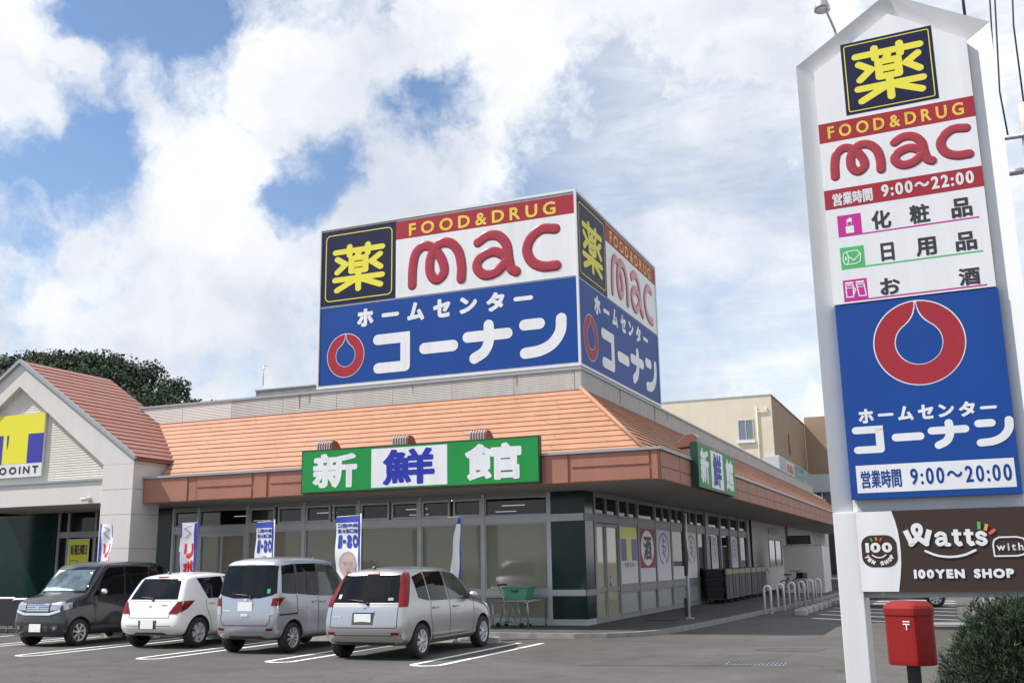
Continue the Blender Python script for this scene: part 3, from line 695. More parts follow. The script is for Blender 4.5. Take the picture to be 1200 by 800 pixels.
for i in range(N):
    a, b = i / N, (i + 1.0) / N
    ya, za, yb, zb = y0 + (y1 - y0) * a, z0 + (z1 - z0) * a, y0 + (y1 - y0) * b, z0 + (z1 - z0) * b
    xa, xb = -6.1 - (ya - y0), -6.1 - (yb - y0)
    # left end follows the valley with the gable roof
    def vx(z): return -24.45 + (7.61 - z) / 0.673
    course(g, (min(vx(za), -19.9) - .02, ya, za), (xa, ya, za), (xb, yb, zb), (min(vx(zb), -19.9) - .02, yb, zb), nf, .022, ROOF)
g.build('roof', ST)
g = MB(); ns = Vector((z1 - z0, 0, y1 - y0)).normalized()
for i in range(N):
    a, b = i / N, (i + 1.0) / N
    xa, za, xb, zb = -6.1 - (y1 - y0) * a, z0 + (z1 - z0) * a, -6.1 - (y1 - y0) * b, z0 + (z1 - z0) * b
    ya, yb = 22.42 + (y1 - y0) * a, 22.42 + (y1 - y0) * b
    course(g, (xa, ya, za), (xa, 80, za), (xb, 80, zb), (xb, yb, zb), ns, .04, ROOF)
g.build('side_roof', ST)
g = MB(); g.tube([(-6.06, 22.38, 4.06), (-8.31, 24.63, 5.97)], .055, ROOF, 8); g.build('hip_cap', ST)
# parapet of lapped siding
def lap_wall(mb, p, q, z0, z1, out, pitch, step, m):
    n = int(round((z1 - z0) / pitch)); p, q, out = Vector(p), Vector(q), Vector(out)
    for i in range(n):
        za = z0 + (z1 - z0) * i / n; zb = z0 + (z1 - z0) * (i + 1) / n
        a, b = Vector((0, 0, za)), Vector((0, 0, zb))
        mb.poly([p + out * step + a, q + out * step + a, q + b, p + b], m); mb.poly([p + a, q + a, q + out * step + a, p + out * step + a], m)
g = MB(); PY, PX = 24.66, -8.31
x = -22.9
while x < PX - .2:
    e = min(x + 1.82, PX - .16); lap_wall(g, (x, PY, 0), (e - .012, PY, 0), 5.95, 6.46, (0, -1, 0), .045, .012, SIDING if x > -21 else WALLW); x = e
y = PY + .16
while y < 74.3:
    e = min(y + 1.82, 74.4); lap_wall(g, (PX, y, 0), (PX, e - .012, 0), 5.95, 6.46, (1, 0, 0), .045, .012, SIDING); y = e
g.box((-22.9, PY + .012, 5.9), (PX - .02, PY + .14, 6.46), SIDING); g.box((PX - .14, PY + .14, 5.9), (PX - .012, 74.4, 6.46), SIDING)
g.box((PX - .15, PY - .014, 5.95), (PX + .014, PY + .15, 6.46), SIDING)
g.build('parapet', ST)
RUST = mat('rust_run', (0.23, 0.18, 0.11), 0.8, var=0.3, vscale=6)
g = MB()
for x, w, h in ((-16.9, .05, .40), (-16.55, .03, .28), (-13.2, .025, .22), (-10.1, .03, .3)): g.poly([(x, PY - .0165, 6.455), (x + w, PY - .0165, 6.455), (x + w * .7, PY - .0165, 6.455 - h), (x + w * .3, PY - .0165, 6.455 - h)], RUST)
for y, w, h in ((28.1, .09, .42), (31.9, .12, .45), (33.6, .06, .3)): g.poly([(PX + .0165, y, 6.455), (PX + .0165, y + w, 6.455), (PX + .0165, y + w * .7, 6.455 - h), (PX + .0165, y + w * .3, 6.455 - h)], RUST)
g.build('stain', ST)
g = MB(); g.box((-22.95, PY - .04, 6.46), (PX + .04, PY + .2, 6.52), GUTT); g.box((PX - .2, PY + .2, 6.46), (PX + .04, 74.45, 6.52), GUTT); g.build('coping', ST)
g = MB(); g.box((-22, PY - .05, 5.88), (PX + .02, PY - .0, 5.945), FASCD); g.box((PX - .0, PY - .0, 5.88), (PX + .05, 74.4, 5.945), FASCD); g.build('roof_flashing', ST)
# gabled entrance
AX, AZ, GY = -24.45, 7.61, 21.59; SL = 0.673
def gz(x): return AZ - SL * abs(x - AX)
XR = -19.93; XL = 2 * AX - XR
g = MB(); W2 = .78                               # cream gable trim: inverted V of the outer band
for s in (1, -1):
    X = lambda x: AX + s * (x - AX)
    pts = [(AX, AZ - .05), (XR + 0, gz(XR) - .05), (-20.02, 4.43), (-21.1, 4.43), (-21.1, 4.43), (AX, 6.84)]
    pts = [(AX, AZ - .06), (-20.02, gz(-20.02) - .06), (-20.02, 4.40), (-21.06, 4.40), (AX, 6.85)]
    g.prism([(X(a), b) for a, b in pts], lambda a, b, d: Vector((a, d, b)), GY, GY + .35, WALLW)
g.build('gable_trim', ST)
g = MB(); z = 4.06
while z < 6.85:
    hw = (6.85 - z) / .723; hw2 = max(0.01, (6.85 - z - .07) / .723); y = GY + .2
    g.poly([(AX - hw, y - .014, z), (AX + hw, y - .014, z), (AX + hw2, y, z + .07), (AX - hw2, y, z + .07)], CREAMS); g.poly([(AX - hw, y, z), (AX + hw, y, z), (AX + hw, y - .014, z), (AX - hw, y - .014, z)], CREAMS); z += .07
g.build('gable_wall', ST)
g = MB(); g.box((2 * AX + 21.09, GY + .05, 3.39), (-21.09, GY + .4, 4.0), WALLW); g.build('entrance_beam', ST)
g = MB(); g.box((2 * AX + 21.09, GY - .0, 4.0), (-21.09, GY + .2, 4.06), GUTT); g.build('beam_flashing', ST)
for x0, x1 in ((-21.09, -20.02), (2 * AX + 20.02, 2 * AX + 21.09)):
    g = MB(); zz = [.085, 1.0, 2.15, 3.05, 3.72, 4.398]
    for a, b in zip(zz, zz[1:]): g.bbox((x0, GY, a + .004), (x1, GY + 1.05, b - .004), WALLW, .006)
    g.build('entrance_pillar', ST)
g = MB(); g.box((-20.05, 22.65, 3.37), (-20.025, 24.6, 4.6), WALLW); g.box((-21.0, 21.96, 4.40), (-20.03, 22.64, 4.58), WALLW); g.build('gable_side_wall', ST)
g = MB(); M = 22
for s in (1, -1):
    X = lambda x: AX + s * (x - AX); nu = Vector((s * SL, 0, 1)).normalized()
    for i in range(M):
        a, b = i / M, (i + 1) / M; xa = XR + (AX - XR) * a; xb = XR + (AX - XR) * b
        yb = 25.05
        course(g, (X(xa), 21.56, gz(xa)), (X(xa), yb, gz(xa)), (X(xb), yb, gz(xb)), (X(xb), 21.56, gz(xb)), nu, .022, ROOFG)
g.build('gable_roof', ST)
g = MB()
for s in (1, -1):
    X = lambda x: AX + s * (x - AX)
    g.prism([(X(AX), AZ - .06), (X(XR), gz(XR) - .06), (X(XR), gz(XR) + .04), (X(AX), AZ + .05)], lambda a, b, d: Vector((a, d, b)), 21.50, 21.585, GUTT)
g.build('barge_board', ST)
g = MB(); g.box((XR - .28, 21.6, gz(XR) - .09), (XR + .03, 23.0, gz(XR) - .03), FASCD); g.build('eave_lining', ST)
# recessed entrance wall: dark green panels, glazed door
g = MB(); g.box((-36, 24.7, 0.08), (-27.0, 24.9, ZS), GREENT); g.box((-27.0, 24.55, .08), (-25.72, 25.2, ZS), GREENT); g.build('entrance_wall', ST)
g = MB()
for x in (-25.7, -25.3, -24.2, -22.55, -22.0): g.box((x, YW - .02, .08), (x + .09, YW + .08, ZS), ALUD)
g.box((-25.7, YW - .018, 2.6), (-21.95, YW + .08, 2.78), ALUD); g.build('entrance_frame', ST)
g = MB(); g.box((-25.6, YW + .03, .1), (-22.0, YW + .045, 2.6), WGLASS); g.box((-25.6, YW + .03, 2.78), (-22.0, YW + .045, ZS), WGLASS); g.build('entrance_pane', ST)

# ------------------------------------------------------------------ rooftop sign box
SW, SH = 7.95, 4.69
def shop_art(parent, fr):
    g = MB(); rect(g, fr, 2.5, 2.34, SW - .02, 4.06, SIGNW, .004); g.build('white_panel', parent)
    g = MB(); rect(g, fr, .02, .02, SW - .02, 2.30, SIGNB, .004); g.build('blue_panel', parent)
    g = MB(); rect(g, fr, 2.5, 4.06, SW - .02, 4.60, SIGNR, .004); g.build('red_panel', parent)
    g = MB(); rect(g, fr, .02, 2.36, 2.5, 4.62, SIGNBL, .004); frame_line(g, fr, .17, 2.49, 2.37, 4.48, .14, .028, SIGNY, .007); g.build('navy_panel', parent)
    g = MB(); art_yaku(g, fr, .42, 2.72, 2.12, 4.14, SIGNY, .115, .008); g.build('kanji_lettering', parent)
    g = MB(); put_text(g, fr, 'FOOD&DRUG', (2.92, 4.12, 7.38, 4.49), SIGNO, .013, .008, .30); g.build('gold_lettering', parent)
    g = MB(); art_mac(g, fr.sub(3.03, 2.66, .006), 1, 1, TUBER, .29); g.build('red_lettering', parent)
    g = MB(); art_home(g, fr, (1.26, 1.62, 6.66, 2.15), SIGNW, .035, .008); g.build('small_lettering', parent); g = MB(); art_konan(g, fr.sub(1.79, .23), 1, 1, SIGNW, .008); g.build('white_lettering', parent)
    g = MB(); art_ring(g, fr, .89, .84, .60, .31, SIGNR, SIGNW, SIGNB, .008, 1.04); g.build('ring_emblem', parent)
RB = thing('rooftop_billboard', 'large blue and white box billboard with red script lettering standing on the store roof', 'billboard', (-12.3, 28.7, 6.64))
g = MB(); g.box((-16.27, 24.68, 6.52), (-8.33, 32.82, 11.33), WHITEP); g.build('sign_box', RB)
g = MB()
for a, b in (((-16.3, 24.63, 11.31), (-8.28, 24.75, 11.38)), ((-8.4, 24.75, 11.31), (-8.28, 32.86, 11.38)), ((-16.3, 24.63, 6.56), (-8.28, 24.69, 6.63)), ((-8.34, 24.69, 6.56), (-8.28, 32.86, 6.63)), ((-8.34, 24.63, 6.63), (-8.28, 24.69, 11.31)), ((-16.3, 24.63, 6.63), (-16.25, 24.70, 11.31)), ((-8.34, 32.8, 6.63), (-8.28, 32.86, 11.31))): g.box(a, b, WHITEP)
g.build('sign_frame', RB)
shop_art(RB, Fr((-16.25, 24.66, 6.64), (1, 0, 0), (0, 0, 1), (0, -1, 0)))
shop_art(RB, Fr((-8.31, 24.72, 6.64), (0, 1.02, 0), (0, 0, 1), (1, 0, 0)))

# rooftop box and aerial
t = thing('rooftop_equipment', 'low grey equipment box on the flat roof left of the billboard', 'equipment box', (-19, 27.5, 6.12)); g = MB()
g.box((-20.17, 27, 6.12), (-17.8, 28.4, 7.17), STONE); g.build('casing', t); g = MB(); g.box((-20.2, 26.97, 7.171), (-17.77, 28.43, 7.21), ALUD); g.build('lid', t)
for i in range(2): g = MB(); g.box((-19.9 + i * 1.1, 26.985, 6.5), (-19.1 + i * 1.1, 26.998, 6.9), STONE); g.build('vent_panel', t)
t = thing('roof_aerial', 'thin aerial mast rising beside the grey rooftop box', 'aerial', (-20.1, 27.2, 7.37)); g = MB()
g.tube([(-20.05, 27.2, 7.37), (-20.05, 27.2, 8.05)], .018, STEEL); g.build('mast', t); g = MB(); g.tube([(-20.2, 27.2, 8.02), (-19.9, 27.2, 8.02)], .012, STEEL); g.tube([(-20.05, 27.1, 7.92), (-20.05, 27.3, 7.92)], .012, STEEL); g.build('crossbar', t)

# ------------------------------------------------------------------ green shop signs
def green_sign(label, fr, L, H, dep, loc, lamps):
    t = thing('shop_sign', label, 'sign', loc, group='green shop signs on the canopy edge')
    g = MB(); slab(g, fr, 0, 0, L, H, -dep, -.004, SIGNGD); g.build('sign_box', t)
    g = MB(); rect(g, fr, .03, .03, L - .03, H - .03, SIGNG, .002); g.build('green_face', t)
    g = MB(); rect(g, fr, L * .315, H * .06, L * .636, H * .94, SIGNW, .005); g.build('white_panel', t)
    for ch, a, b in (('新', .054, .253), ('館', .709, .932)): g = MB(); put_glyph(g, fr, ch, (L * a, H * .10, L * b, H * .90), SIGNW, H * .036, .006); g.build('white_letter', t)
    g = MB(); put_glyph(g, fr, '鮮', (L * .366, H * .10, L * .584, H * .90), KANJIB, H * .032, .009); g.build('blue_lettering', t)
    for a in lamps:
        g = MB(); prof = [(0, H + .0), (.0, H + .16), (-.10, H + .24), (-.28, H + .22), (-.5, H + .02), (-.5, H - .1), (0, H - .06)]
        n = 6
        g.prism([(p[0], p[1]) for p in prof], lambda c, b, d: fr(a + d, b, c - .06), -.22, .22, FASCD)
        for k in range(6): g.prism([(p[0] * 1.03 + .008, p[1] + .008) for p in prof[:5]], lambda c, b, d: fr(a + d, b, c - .06), -.21 + k * .07, -.185 + k * .07, ALU)
        g.build('lamp_hood', t)
green_sign('wide green sign with blue and white kanji on the front canopy facing the parked cars', Fr((-14.84, 21.84, 3.385), (1, 0, 0), (0, 0, 1), (0, -1, 0)), 6.43, 1.07, .15, (-11.6, 21.9, 3.385), (.62, 2.78, 4.86))
green_sign('green kanji sign on the shaded side canopy past the roof corner', Fr((-5.46, 25.0, 3.36), (0, 1, 0), (0, 0, 1), (1, 0, 0)), 4.85, 1.1, .19, (-5.5, 27.5, 3.36), (.5,))

# yellow and blue sign on the gable
fr = Fr((-25.44, GY + .10, 4.23), (1, 0, 0), (0, 0, 1), (0, -1, 0))
t = thing('gable_sign', 'yellow and blue square sign with white lettering strip on the entrance gable', 'sign', (-24.45, GY + .15, 4.23)); g = MB()
slab(g, fr, 0, 0, 1.98, 1.81, -.08, 0, WHITEP); g.build('sign_board', t); g = MB(); rect(g, fr, .0, .39, 1.98, 1.81, YELP, .003); g.build('yellow_panel', t)
g = MB(); rect(g, fr, 1.39, .39, 1.98, 1.23, BLUP, .006); g.build('blue_block', t); g = MB(); rect(g, fr, 0, .39, .42, 1.23, BLUP, .006); g.build('blue_block', t); g = MB(); flat(g, fr, [(.56, 1.22), (.64, 1.22), (.63, .98), (.60, .80), (.57, .95)], BLUP, .006); g.build('blue_block', t)
g = MB(); put_text(g, fr, 'OOINT', (.36, .09, 1.86, .31), BLACKT, .012, .006, .28); g.build('lettering', t)
# camera under the beam
t = thing('security_camera', 'small white security camera under the cream entrance beam', 'camera', (-21.55, GY - .1, 3.5)); g = MB(); g.box((-21.6, GY + .0, 3.46), (-21.5, GY + .05, 3.56), WHITEP); g.build('bracket', t)
g = MB(); g.tube([(-21.62, GY - .2, 3.48), (-21.5, GY - .0, 3.5)], .05, WHITEP, 10); g.build('housing', t)

# ------------------------------------------------------------------ posters on the glass
def poster(label, fr, w, h, fn, loc, cat='poster'):
    t = thing('window_poster', label, cat, loc, group='posters stuck on the shop windows'); g = MB(); slab(g, fr, 0, 0, w, h, -.003, .001, BANW); g.build('sheet', t); fn(t, fr, w, h)
SF = lambda y, z: Fr((XW + .002, y, z), (0, 1, 0), (0, 0, 1), (1, 0, 0))
def p_t(t, f, w, h):
    g = MB(); rect(g, f, 0.02, h * .60, w - .02, h - .02, YELP, .003); rect(g, f, w * .36, h * .40, w * .64, h * .60, YELP, .003); g.build('yellow_panel', t)
    g = MB(); rect(g, f, .06, h * .40, w * .35, h * .78, BLUP, .005); g.build('blue_block', t); g = MB(); rect(g, f, w * .65, h * .40, w - .06, h * .78, BLUP, .005); g.build('blue_block', t)
    g = MB(); put_text(g, f, 'Tポイント', (w * .2, h * .28, w * .8, h * .37), BLACKT, .004, .005, .1); g.build('lettering', t)
def p_sake(t, f, w, h):
    g = MB(); rect(g, f, 0.02, h * .26, w - .02, h - .01, SIGNR, .003); flat(g, f, [(w * .5 + w * .42 * cos(a), h * .63 + h * .33 * sin(a)) for a in [2 * pi * k / 40 for k in range(40)]], SIGNW, .006); g.build('red_panel', t)
    g = MB(); put_glyph(g, f, '酒', (w * .24, h * .40, w * .76, h * .86), BLACKT, .03, .009); g.build('lettering', t)
def p_ring(m1):
    def fn(t, f, w, h):
        g = MB(); stroke(g, f, [(w * .5 + w * .36 * cos(a), h * .62 + h * .30 * sin(a)) for a in [pi * (-.35) + pi * 1.75 * k / 30 for k in range(31)]], .07, m1, .004)
        for pts in ([(.42, .80), (.58, .76)], [(.38, .68), (.60, .66)], [(.5, .84), (.47, .52)], [(.40, .56), (.62, .44)], [(.62, .62), (.55, .5)]): stroke(g, f, [(w * a, h * b) for a, b in pts], .06, m1, .006)
        g.build('ring_mark', t)
    return fn
poster('poster of yellow and blue blocks in the side window next to the glass doors', SF(27.58, 1.0), 1.68, 1.56, p_t, (XW, 28.4, 1.0))
poster('red poster with black kanji in a white oval on the side window', SF(29.52, 1.0), 1.7, 1.56, p_sake, (XW, 30.4, 1.0))
poster('white poster with dark blue ring drawing, right of the red oval poster', SF(31.47, 1.0), 1.7, 1.56, p_ring(BLUP), (XW, 32.3, 1.0))
poster('white poster with thin red ring drawing behind the slim white pole', SF(35.32, 1.0), 1.65, 1.56, p_ring(REDO), (XW, 36.2, 1.0))
poster('narrow white poster with red ring in the bay past the wide column', SF(39.5, 1.0), 1.2, 1.5, p_ring(REDO), (XW, 40, 1.0))
poster('narrow white poster with dark ring above the far end of the grey racks', SF(43.45, 1.0), 1.4, 1.5, p_ring(BLUP), (XW, 44.2, 1.0))
poster('white lower sheet covering the window under the clear pane before the red ring poster', SF(33.42, 1.0), 1.65, .42, lambda *a: None, (XW, 34.2, 1.0))
FF = lambda x, z: Fr((x, YW - .026, z), (1, 0, 0), (0, 0, 1), (0, -1, 0))
def p_yel(t, f, w, h):
    g = MB(); rect(g, f, .02, .02, w - .02, h - .02, YELP, .003); g.build('yellow_panel', t)
    g = MB(); put_text(g, f, '毎週日曜日', (w * .12, h * .52, w * .92, h * .84), BLACKT, .008, .006, .06); frame_line(g, f, w * .15, h * .12, w * .5, h * .36, .01, .02, BLACKT, .006); g.build('lettering', t)
poster('yellow poster with black kanji at the dark entrance behind the grey box car', FF(-25.2, 1.55), .85, 1.0, p_yel, (-24.8, YW, 1.55))
def p_red(t, f, w, h):
    g = MB(); rect(g, f, .02, .02, w - .02, h - .02, BANR, .003); g.build('red_panel', t)
    g = MB(); put_glyph(g, f, '営', (w * .3, h * .62, w * .95, h * .9), BANW, .012, .006); put_glyph(g, f, '9', (w * .45, h * .15, w * .8, h * .42), BANW, .012, .006); g.build('lettering', t)
poster('red poster with white writing beside the cream entrance pillar', FF(-22.5, 1.5), .62, 1.05, p_red, (-22.2, YW, 1.5))

# ------------------------------------------------------------------ pylon sign by the road
PY_ = thing('pylon_sign', 'tall white house-shaped pylon sign stacked with shop panels above a brown banner', 'pylon sign', (-1.076, 11.249, 0), -0.0526)
fr = Fr((0, 0, 0), (1, 0, 0), (0, 0, 1), (0, -1, 0))
OUT = [(0, 2.06), (0, 7.10), (1.04, 7.74), (2.03, 7.14), (2.03, 2.06)]
INN = [(.19, 2.06), (.19, 7.0), (1.03, 7.55), (1.79, 7.02), (1.79, 2.06)]
g = MB()
for a, b, c, d in zip(OUT, OUT[1:], INN[1:], INN):
    if a[0] == 2.03: continue
for i in range(4):
    a, b, c, d = OUT[i], OUT[i + 1], INN[i + 1], INN[i]
    g.poly([fr(*a, 0), fr(*b, 0), fr(*c, -.09), fr(*d, -.09)], WHITEP)
    g.poly([fr(*a, 0), fr(*b, 0), fr(*b, -.42), fr(*a, -.42)], WHITEP)
g.poly([fr(a, b, -.42) for a, b in OUT], WHITEP); g.poly([fr(a, b, -.095) for a, b in INN], WHITEP)
g.poly([fr(0, 2.06, 0), fr(.19, 2.06, -.09), fr(1.79, 2.06, -.09), fr(2.03, 2.06, 0), fr(2.03, 2.06, -.42), fr(0, 2.06, -.42)], WHITEP)
g.build('sign_housing', PY_)
for x0, x1 in ((0, .243), (1.79, 2.03)):
    g = MB(); g.bbox((x0 + .001, 0.002, -.2), (x1, .42, 2.059), WHITEP, .008); g.build('leg', PY_)
g = MB(); g.box((.245, .07, 2.0), (1.788, .3, 2.2), GREYP); g.box((.245, .1, 1.2), (1.788, .16, 2.0), GREYP); g.build('crossbeam', PY_)
g = MB(); g.prism([(.19, 4.262), (.19, 6.98), (1.03, 7.5), (1.785, 7.0), (1.785, 4.262)], fr, -.085, .004, SIGNW); g.build('white_panel', PY_)
g = MB(); slab(g, fr, .50, 6.39, 1.455, 7.245, .0043, .0060, SIGNBL); frame_line(g, fr, .535, 6.425, 1.42, 7.21, .02, .010, SIGNY, .0065); g.build('navy_panel', PY_)
g = MB(); art_yaku(g, fr, .62, 6.49, 1.35, 7.15, SIGNY, .112, .0068); g.build('kanji_lettering', PY_)
g = MB(); rect(g, fr, .19, 6.115, 1.785, 6.345, SIGNR, .0050); rect(g, fr, .19, 5.335, 1.785, 5.56, SIGNR, .0050); g.build('red_panel', PY_)
g = MB(); put_text(g, fr, 'FOOD&DRUG', (.285, 6.155, 1.68, 6.30), SIGNO, .0045, .0062, .30); g.build('gold_lettering', PY_)
g = MB(); art_mac(g, fr.sub(.325, 5.705, .0048), .313, .285, TUBER, .10); g.build('red_lettering', PY_)
g = MB()
for i, ch in enumerate('営業時間'): put_glyph(g, fr, ch, (.275 + i * .106, 5.365, .375 + i * .106, 5.51), SIGNW, .004, .0062)
g.build('kanji_lettering', PY_); g = MB(); put_text(g, fr, '9:00〜22:00', (.785, 5.385, 1.70, 5.525), SIGNW, .006, .0062, .12); g.build('hours_lettering', PY_)
rows = [(5.005, 5.25, MAG, '化粧品', (.655, 1.04, 1.45), (5.035, 5.245)), (4.64, 4.885, GRNL, '日用品', (.69, 1.07, 1.455), (4.675, 4.875)), (4.28, 4.52, MAG, 'お酒', (.68, 1.45), (4.305, 4.49))]
for z0, z1, m, s, xs, (ka, kb) in rows:
    g = MB(); rect(g, fr, .305, z0, .552, z1, m, .0050); rect(g, fr, .552, z0, 1.705, z0 + .016, m, .0050); g.build('pictogram_panel', PY_)
    for ch, x in zip(s, xs): g = MB(); put_glyph(g, fr, ch, (x + (.03 if ch == '日' else 0), ka, x + (.165 if ch == '日' else .2), kb), BLACKT, .007, .0052); g.build('black_letter', PY_)
g = MB(); w = .012                       # pictograms: lipstick, roll, glasses
rect(g, fr, .385, 5.04, .47, 5.12, SIGNW, .0062); flat(g, fr, [(.40, 5.13), (.455, 5.13), (.455, 5.20), (.44, 5.215), (.40, 5.19)], SIGNW, .0062); rect(g, fr, .407, 5.135, .448, 5.165, MAG, .0092)
z = 4.64
stroke(g, fr, [(.36, z + .19), (.48, z + .20), (.515, z + .15), (.505, z + .07), (.46, z + .05), (.36, z + .05)], w, SIGNW, .0062); stroke(g, fr, [(.36 + .028 * cos(a), z + .12 + .07 * sin(a)) for a in [2 * pi * k / 16 for k in range(17)]], w, SIGNW, .0062); stroke(g, fr, [(.39, z + .14), (.44, z + .09), (.50, z + .15)], w, SIGNW, .0062)
flat(g, fr, [(.36 + .010 * cos(a), z + .12 + .026 * sin(a)) for a in [2 * pi * k / 12 for k in range(12)]], SIGNW, .0062)
z = 4.28
for x, q in ((.335, 0), (.445, .02)):
    stroke(g, fr, [(x + q, z + .05), (x + .07 + q, z + .05), (x + .075, z + .18), (x - .002, z + .18), (x + q, z + .05)], w, SIGNW, .0062); stroke(g, fr, [(x, z + .205), (x + .07, z + .205)], .02, SIGNW, .0062); stroke(g, fr, [(x, z + .15), (x + .075, z + .15)], .008, SIGNW, .0062)
stroke(g, fr, [(.412, z + .15), (.432, z + .13), (.412, z + .08)], w, SIGNW, .0062)
g.build('pictogram', PY_)
g = MB(); slab(g, fr, .205, 2.185, 1.80, 4.245, -.085, .0045, SIGNB); g.build('blue_panel', PY_)
g = MB(); art_ring(g, fr, 1.005, 3.765, .437, .225, SIGNR, SIGNW, SIGNB, .0055); g.build('ring_emblem', PY_)
g = MB(); art_home(g, fr, (.345, 2.965, 1.66, 3.115), SIGNW, .008, .0058); g.build('small_lettering', PY_); g = MB(); art_konan(g, fr.sub(.265, 2.655, 0), .263, .25, SIGNW, .0058); g.build('white_lettering', PY_)
g = MB(); rect(g, fr, .272, 2.248, 1.757, 2.53, SIGNW, .0065); g.build('hours_panel', PY_)
g = MB()
for i, ch in enumerate('営業時間'): put_glyph(g, fr, ch, (.315 + i * .10, 2.295, .408 + i * .10, 2.475), SIGNB, .003, .0078)
g.build('kanji_lettering', PY_); g = MB(); put_text(g, fr, '9:00〜20:00', (.795, 2.31, 1.725, 2.475), SIGNB, .004, .0078, .16); g.build('hours_lettering', PY_)
# brown banner of the 100 yen shop
BT = thing('shop_banner', 'brown and white 100 yen shop banner hung between the legs of the pylon sign', 'banner', (-1.076, 11.249, 1.6), -0.0526)
f2 = Fr((0, 0, -1.6), (1, 0, 0), (0, 0, 1), (0, -1, 0))
g = MB(); slab(g, f2, .232, 1.26, 1.85, 2.057, .004, .035, BROWN); g.build('brown_board', BT)
g = MB(); cv = [(.584, 2.055), (.612, 1.95), (.628, 1.857), (.637, 1.75), (.638, 1.645), (.632, 1.53), (.616, 1.42), (.587, 1.262)]
flat(g, f2, [(.233, 1.262), (.233, 2.055)] + cv, SIGNW, .038); g.build('white_area', BT)
g = MB(); P = []
for cx, cy, a in ((.50, 1.60, -90), (.50, 1.72, 0), (.37, 1.72, 90), (.37, 1.60, 180)):
    for k in range(9): q = radians(a + 90 * k / 8); P.append((cx + .105 * cos(q), cy + .098 * sin(q)))
flat(g, f2, P, BROWN, .041); g.build('round_badge', BT)
g = MB(); put_text(g, f2, '100', (.305, 1.645, .56, 1.745), SIGNW, .008, .044, .07)
stroke(g, f2, [(.365, 1.622), (.395, 1.602), (.43, 1.596), (.465, 1.602), (.495, 1.622)], .012, SIGNW, .044, True)
for k, ch in enumerate('YEN SHOP'):
    if ch == ' ': continue
    a = radians(-158 + k * (136 / 7)); cx, cy = .432 + .128 * cos(a), 1.642 + .105 * sin(a); rt = a + pi / 2
    fs = Fr(f2(cx, cy, 0), f2.u * cos(rt) + f2.v * sin(rt), f2.v * cos(rt) - f2.u * sin(rt), f2.n); put_glyph(g, fs, ch, (-.017, -.02, .017, .022), SIGNW, .004, .044)
W_ = [(.700, 1.858), (.752, 1.725), (.812, 1.790), (.842, 1.845), (.838, 1.89), (.812, 1.905), (.782, 1.89), (.778, 1.845), (.812, 1.785), (.882, 1.725), (.925, 1.858)]
stroke(g, f2, W_[:2], .052, SIGNW, .044, butt=True); stroke(g, f2, [(.742, 1.722), (.812, 1.785)], .05, SIGNW, .044); stroke(g, f2, W_[2:9], .045, SIGNW, .044, True); stroke(g, f2, [(.812, 1.785), (.888, 1.722)], .05, SIGNW, .044); stroke(g, f2, W_[9:], .052, SIGNW, .044, butt=True)
b = .026                                   # a t t s with slabs
stroke(g, f2, [(.985, 1.80), (1.02, 1.822), (1.06, 1.805), (1.065, 1.76), (1.065, 1.715), (1.095, 1.71)], .036, SIGNW, .044, True); stroke(g, f2, [(1.065, 1.768), (1.01, 1.768), (.985, 1.738), (1.01, 1.712), (1.065, 1.735)], .034, SIGNW, .044, True)
for x in (1.165, 1.275):
    stroke(g, f2, [(x, 1.855), (x, 1.735), (x + .02, 1.712), (x + .048, 1.722)], .042, SIGNW, .044, butt=True); stroke(g, f2, [(x - .04, 1.812), (x + .048, 1.812)], .03, SIGNW, .044, butt=True)
stroke(g, f2, [(1.425, 1.798), (1.39, 1.818), (1.358, 1.80), (1.37, 1.772), (1.41, 1.758), (1.425, 1.73), (1.39, 1.708), (1.352, 1.728)], .036, SIGNW, .044, True)
stroke(g, f2, [(.871, 1.652), (.972, 1.608), (1.10, 1.592), (1.22, 1.608), (1.326, 1.652)], .022, SIGNW, .044, True)
put_text(g, f2, '100YEN SHOP', (.742, 1.385, 1.642, 1.475), SIGNW, .0075, .044, .10)
Bx = [(1.49, 1.592), (1.487, 1.70), (1.50, 1.745), (1.545, 1.77), (1.70, 1.77), (1.755, 1.755), (1.785, 1.70), (1.775, 1.64), (1.745, 1.605), (1.69, 1.592), (1.49, 1.592)]
stroke(g, f2, Bx, .014, SIGNW, .044); put_text(g, f2, 'with', (1.515, 1.643, 1.748, 1.715), SIGNW, .002, .044, .2); g.build('white_lettering', BT)
for m, a, c, x in ((GRNL, (1.382, 1.922), (1.378, 1.852), 0), (ORNG, (1.451, 1.90), (1.432, 1.838), 0), (REDO, (1.52, 1.845), (1.464, 1.805), 0), (GRNL, (.358, 1.79), (.375, 1.757), 1), (ORNG, (.412, 1.80), (.415, 1.765), 1), (REDO, (.463, 1.79), (.448, 1.757), 1)):
    g = MB(); stroke(g, f2, [a, c], .03 if not x else .015, m, .044, butt=True); g.build('colour_ray', BT)
# floodlight on the gable of the pylon
t = thing('pylon_floodlight', 'small floodlight on a bent arm at the left roof edge of the pylon', 'floodlight', (-1.076, 11.249, 7.4), -0.0526)
g = MB(); g.tube([(.46, .06, 0.0), (.455, .02, .06), (.39, -.05, .28), (.365, -.06, .36)], .014, STEEL); g.build('arm', t)
g = MB(); g.lathe([(.025, .10), (.06, .06), (.085, -.02), (.09, -.06), (.07, -.062)], STEEL, (.35, -.07, .345), 'Z', 16); g.build('lamp_shade', t)
t = thing('pylon_aerial', 'short dark rod standing on the right roof slope of the pylon', 'rod', (-1.076, 11.249, 7.3), -0.0526)
g = MB(); g.tube([(1.80, .15, -.02), (1.80, .15, .5)], .016, BLACKM); g.build('rod', t); g = MB(); g.box((1.74, .1, -.05), (1.86, .2, .0), STEEL); g.build('foot', t)

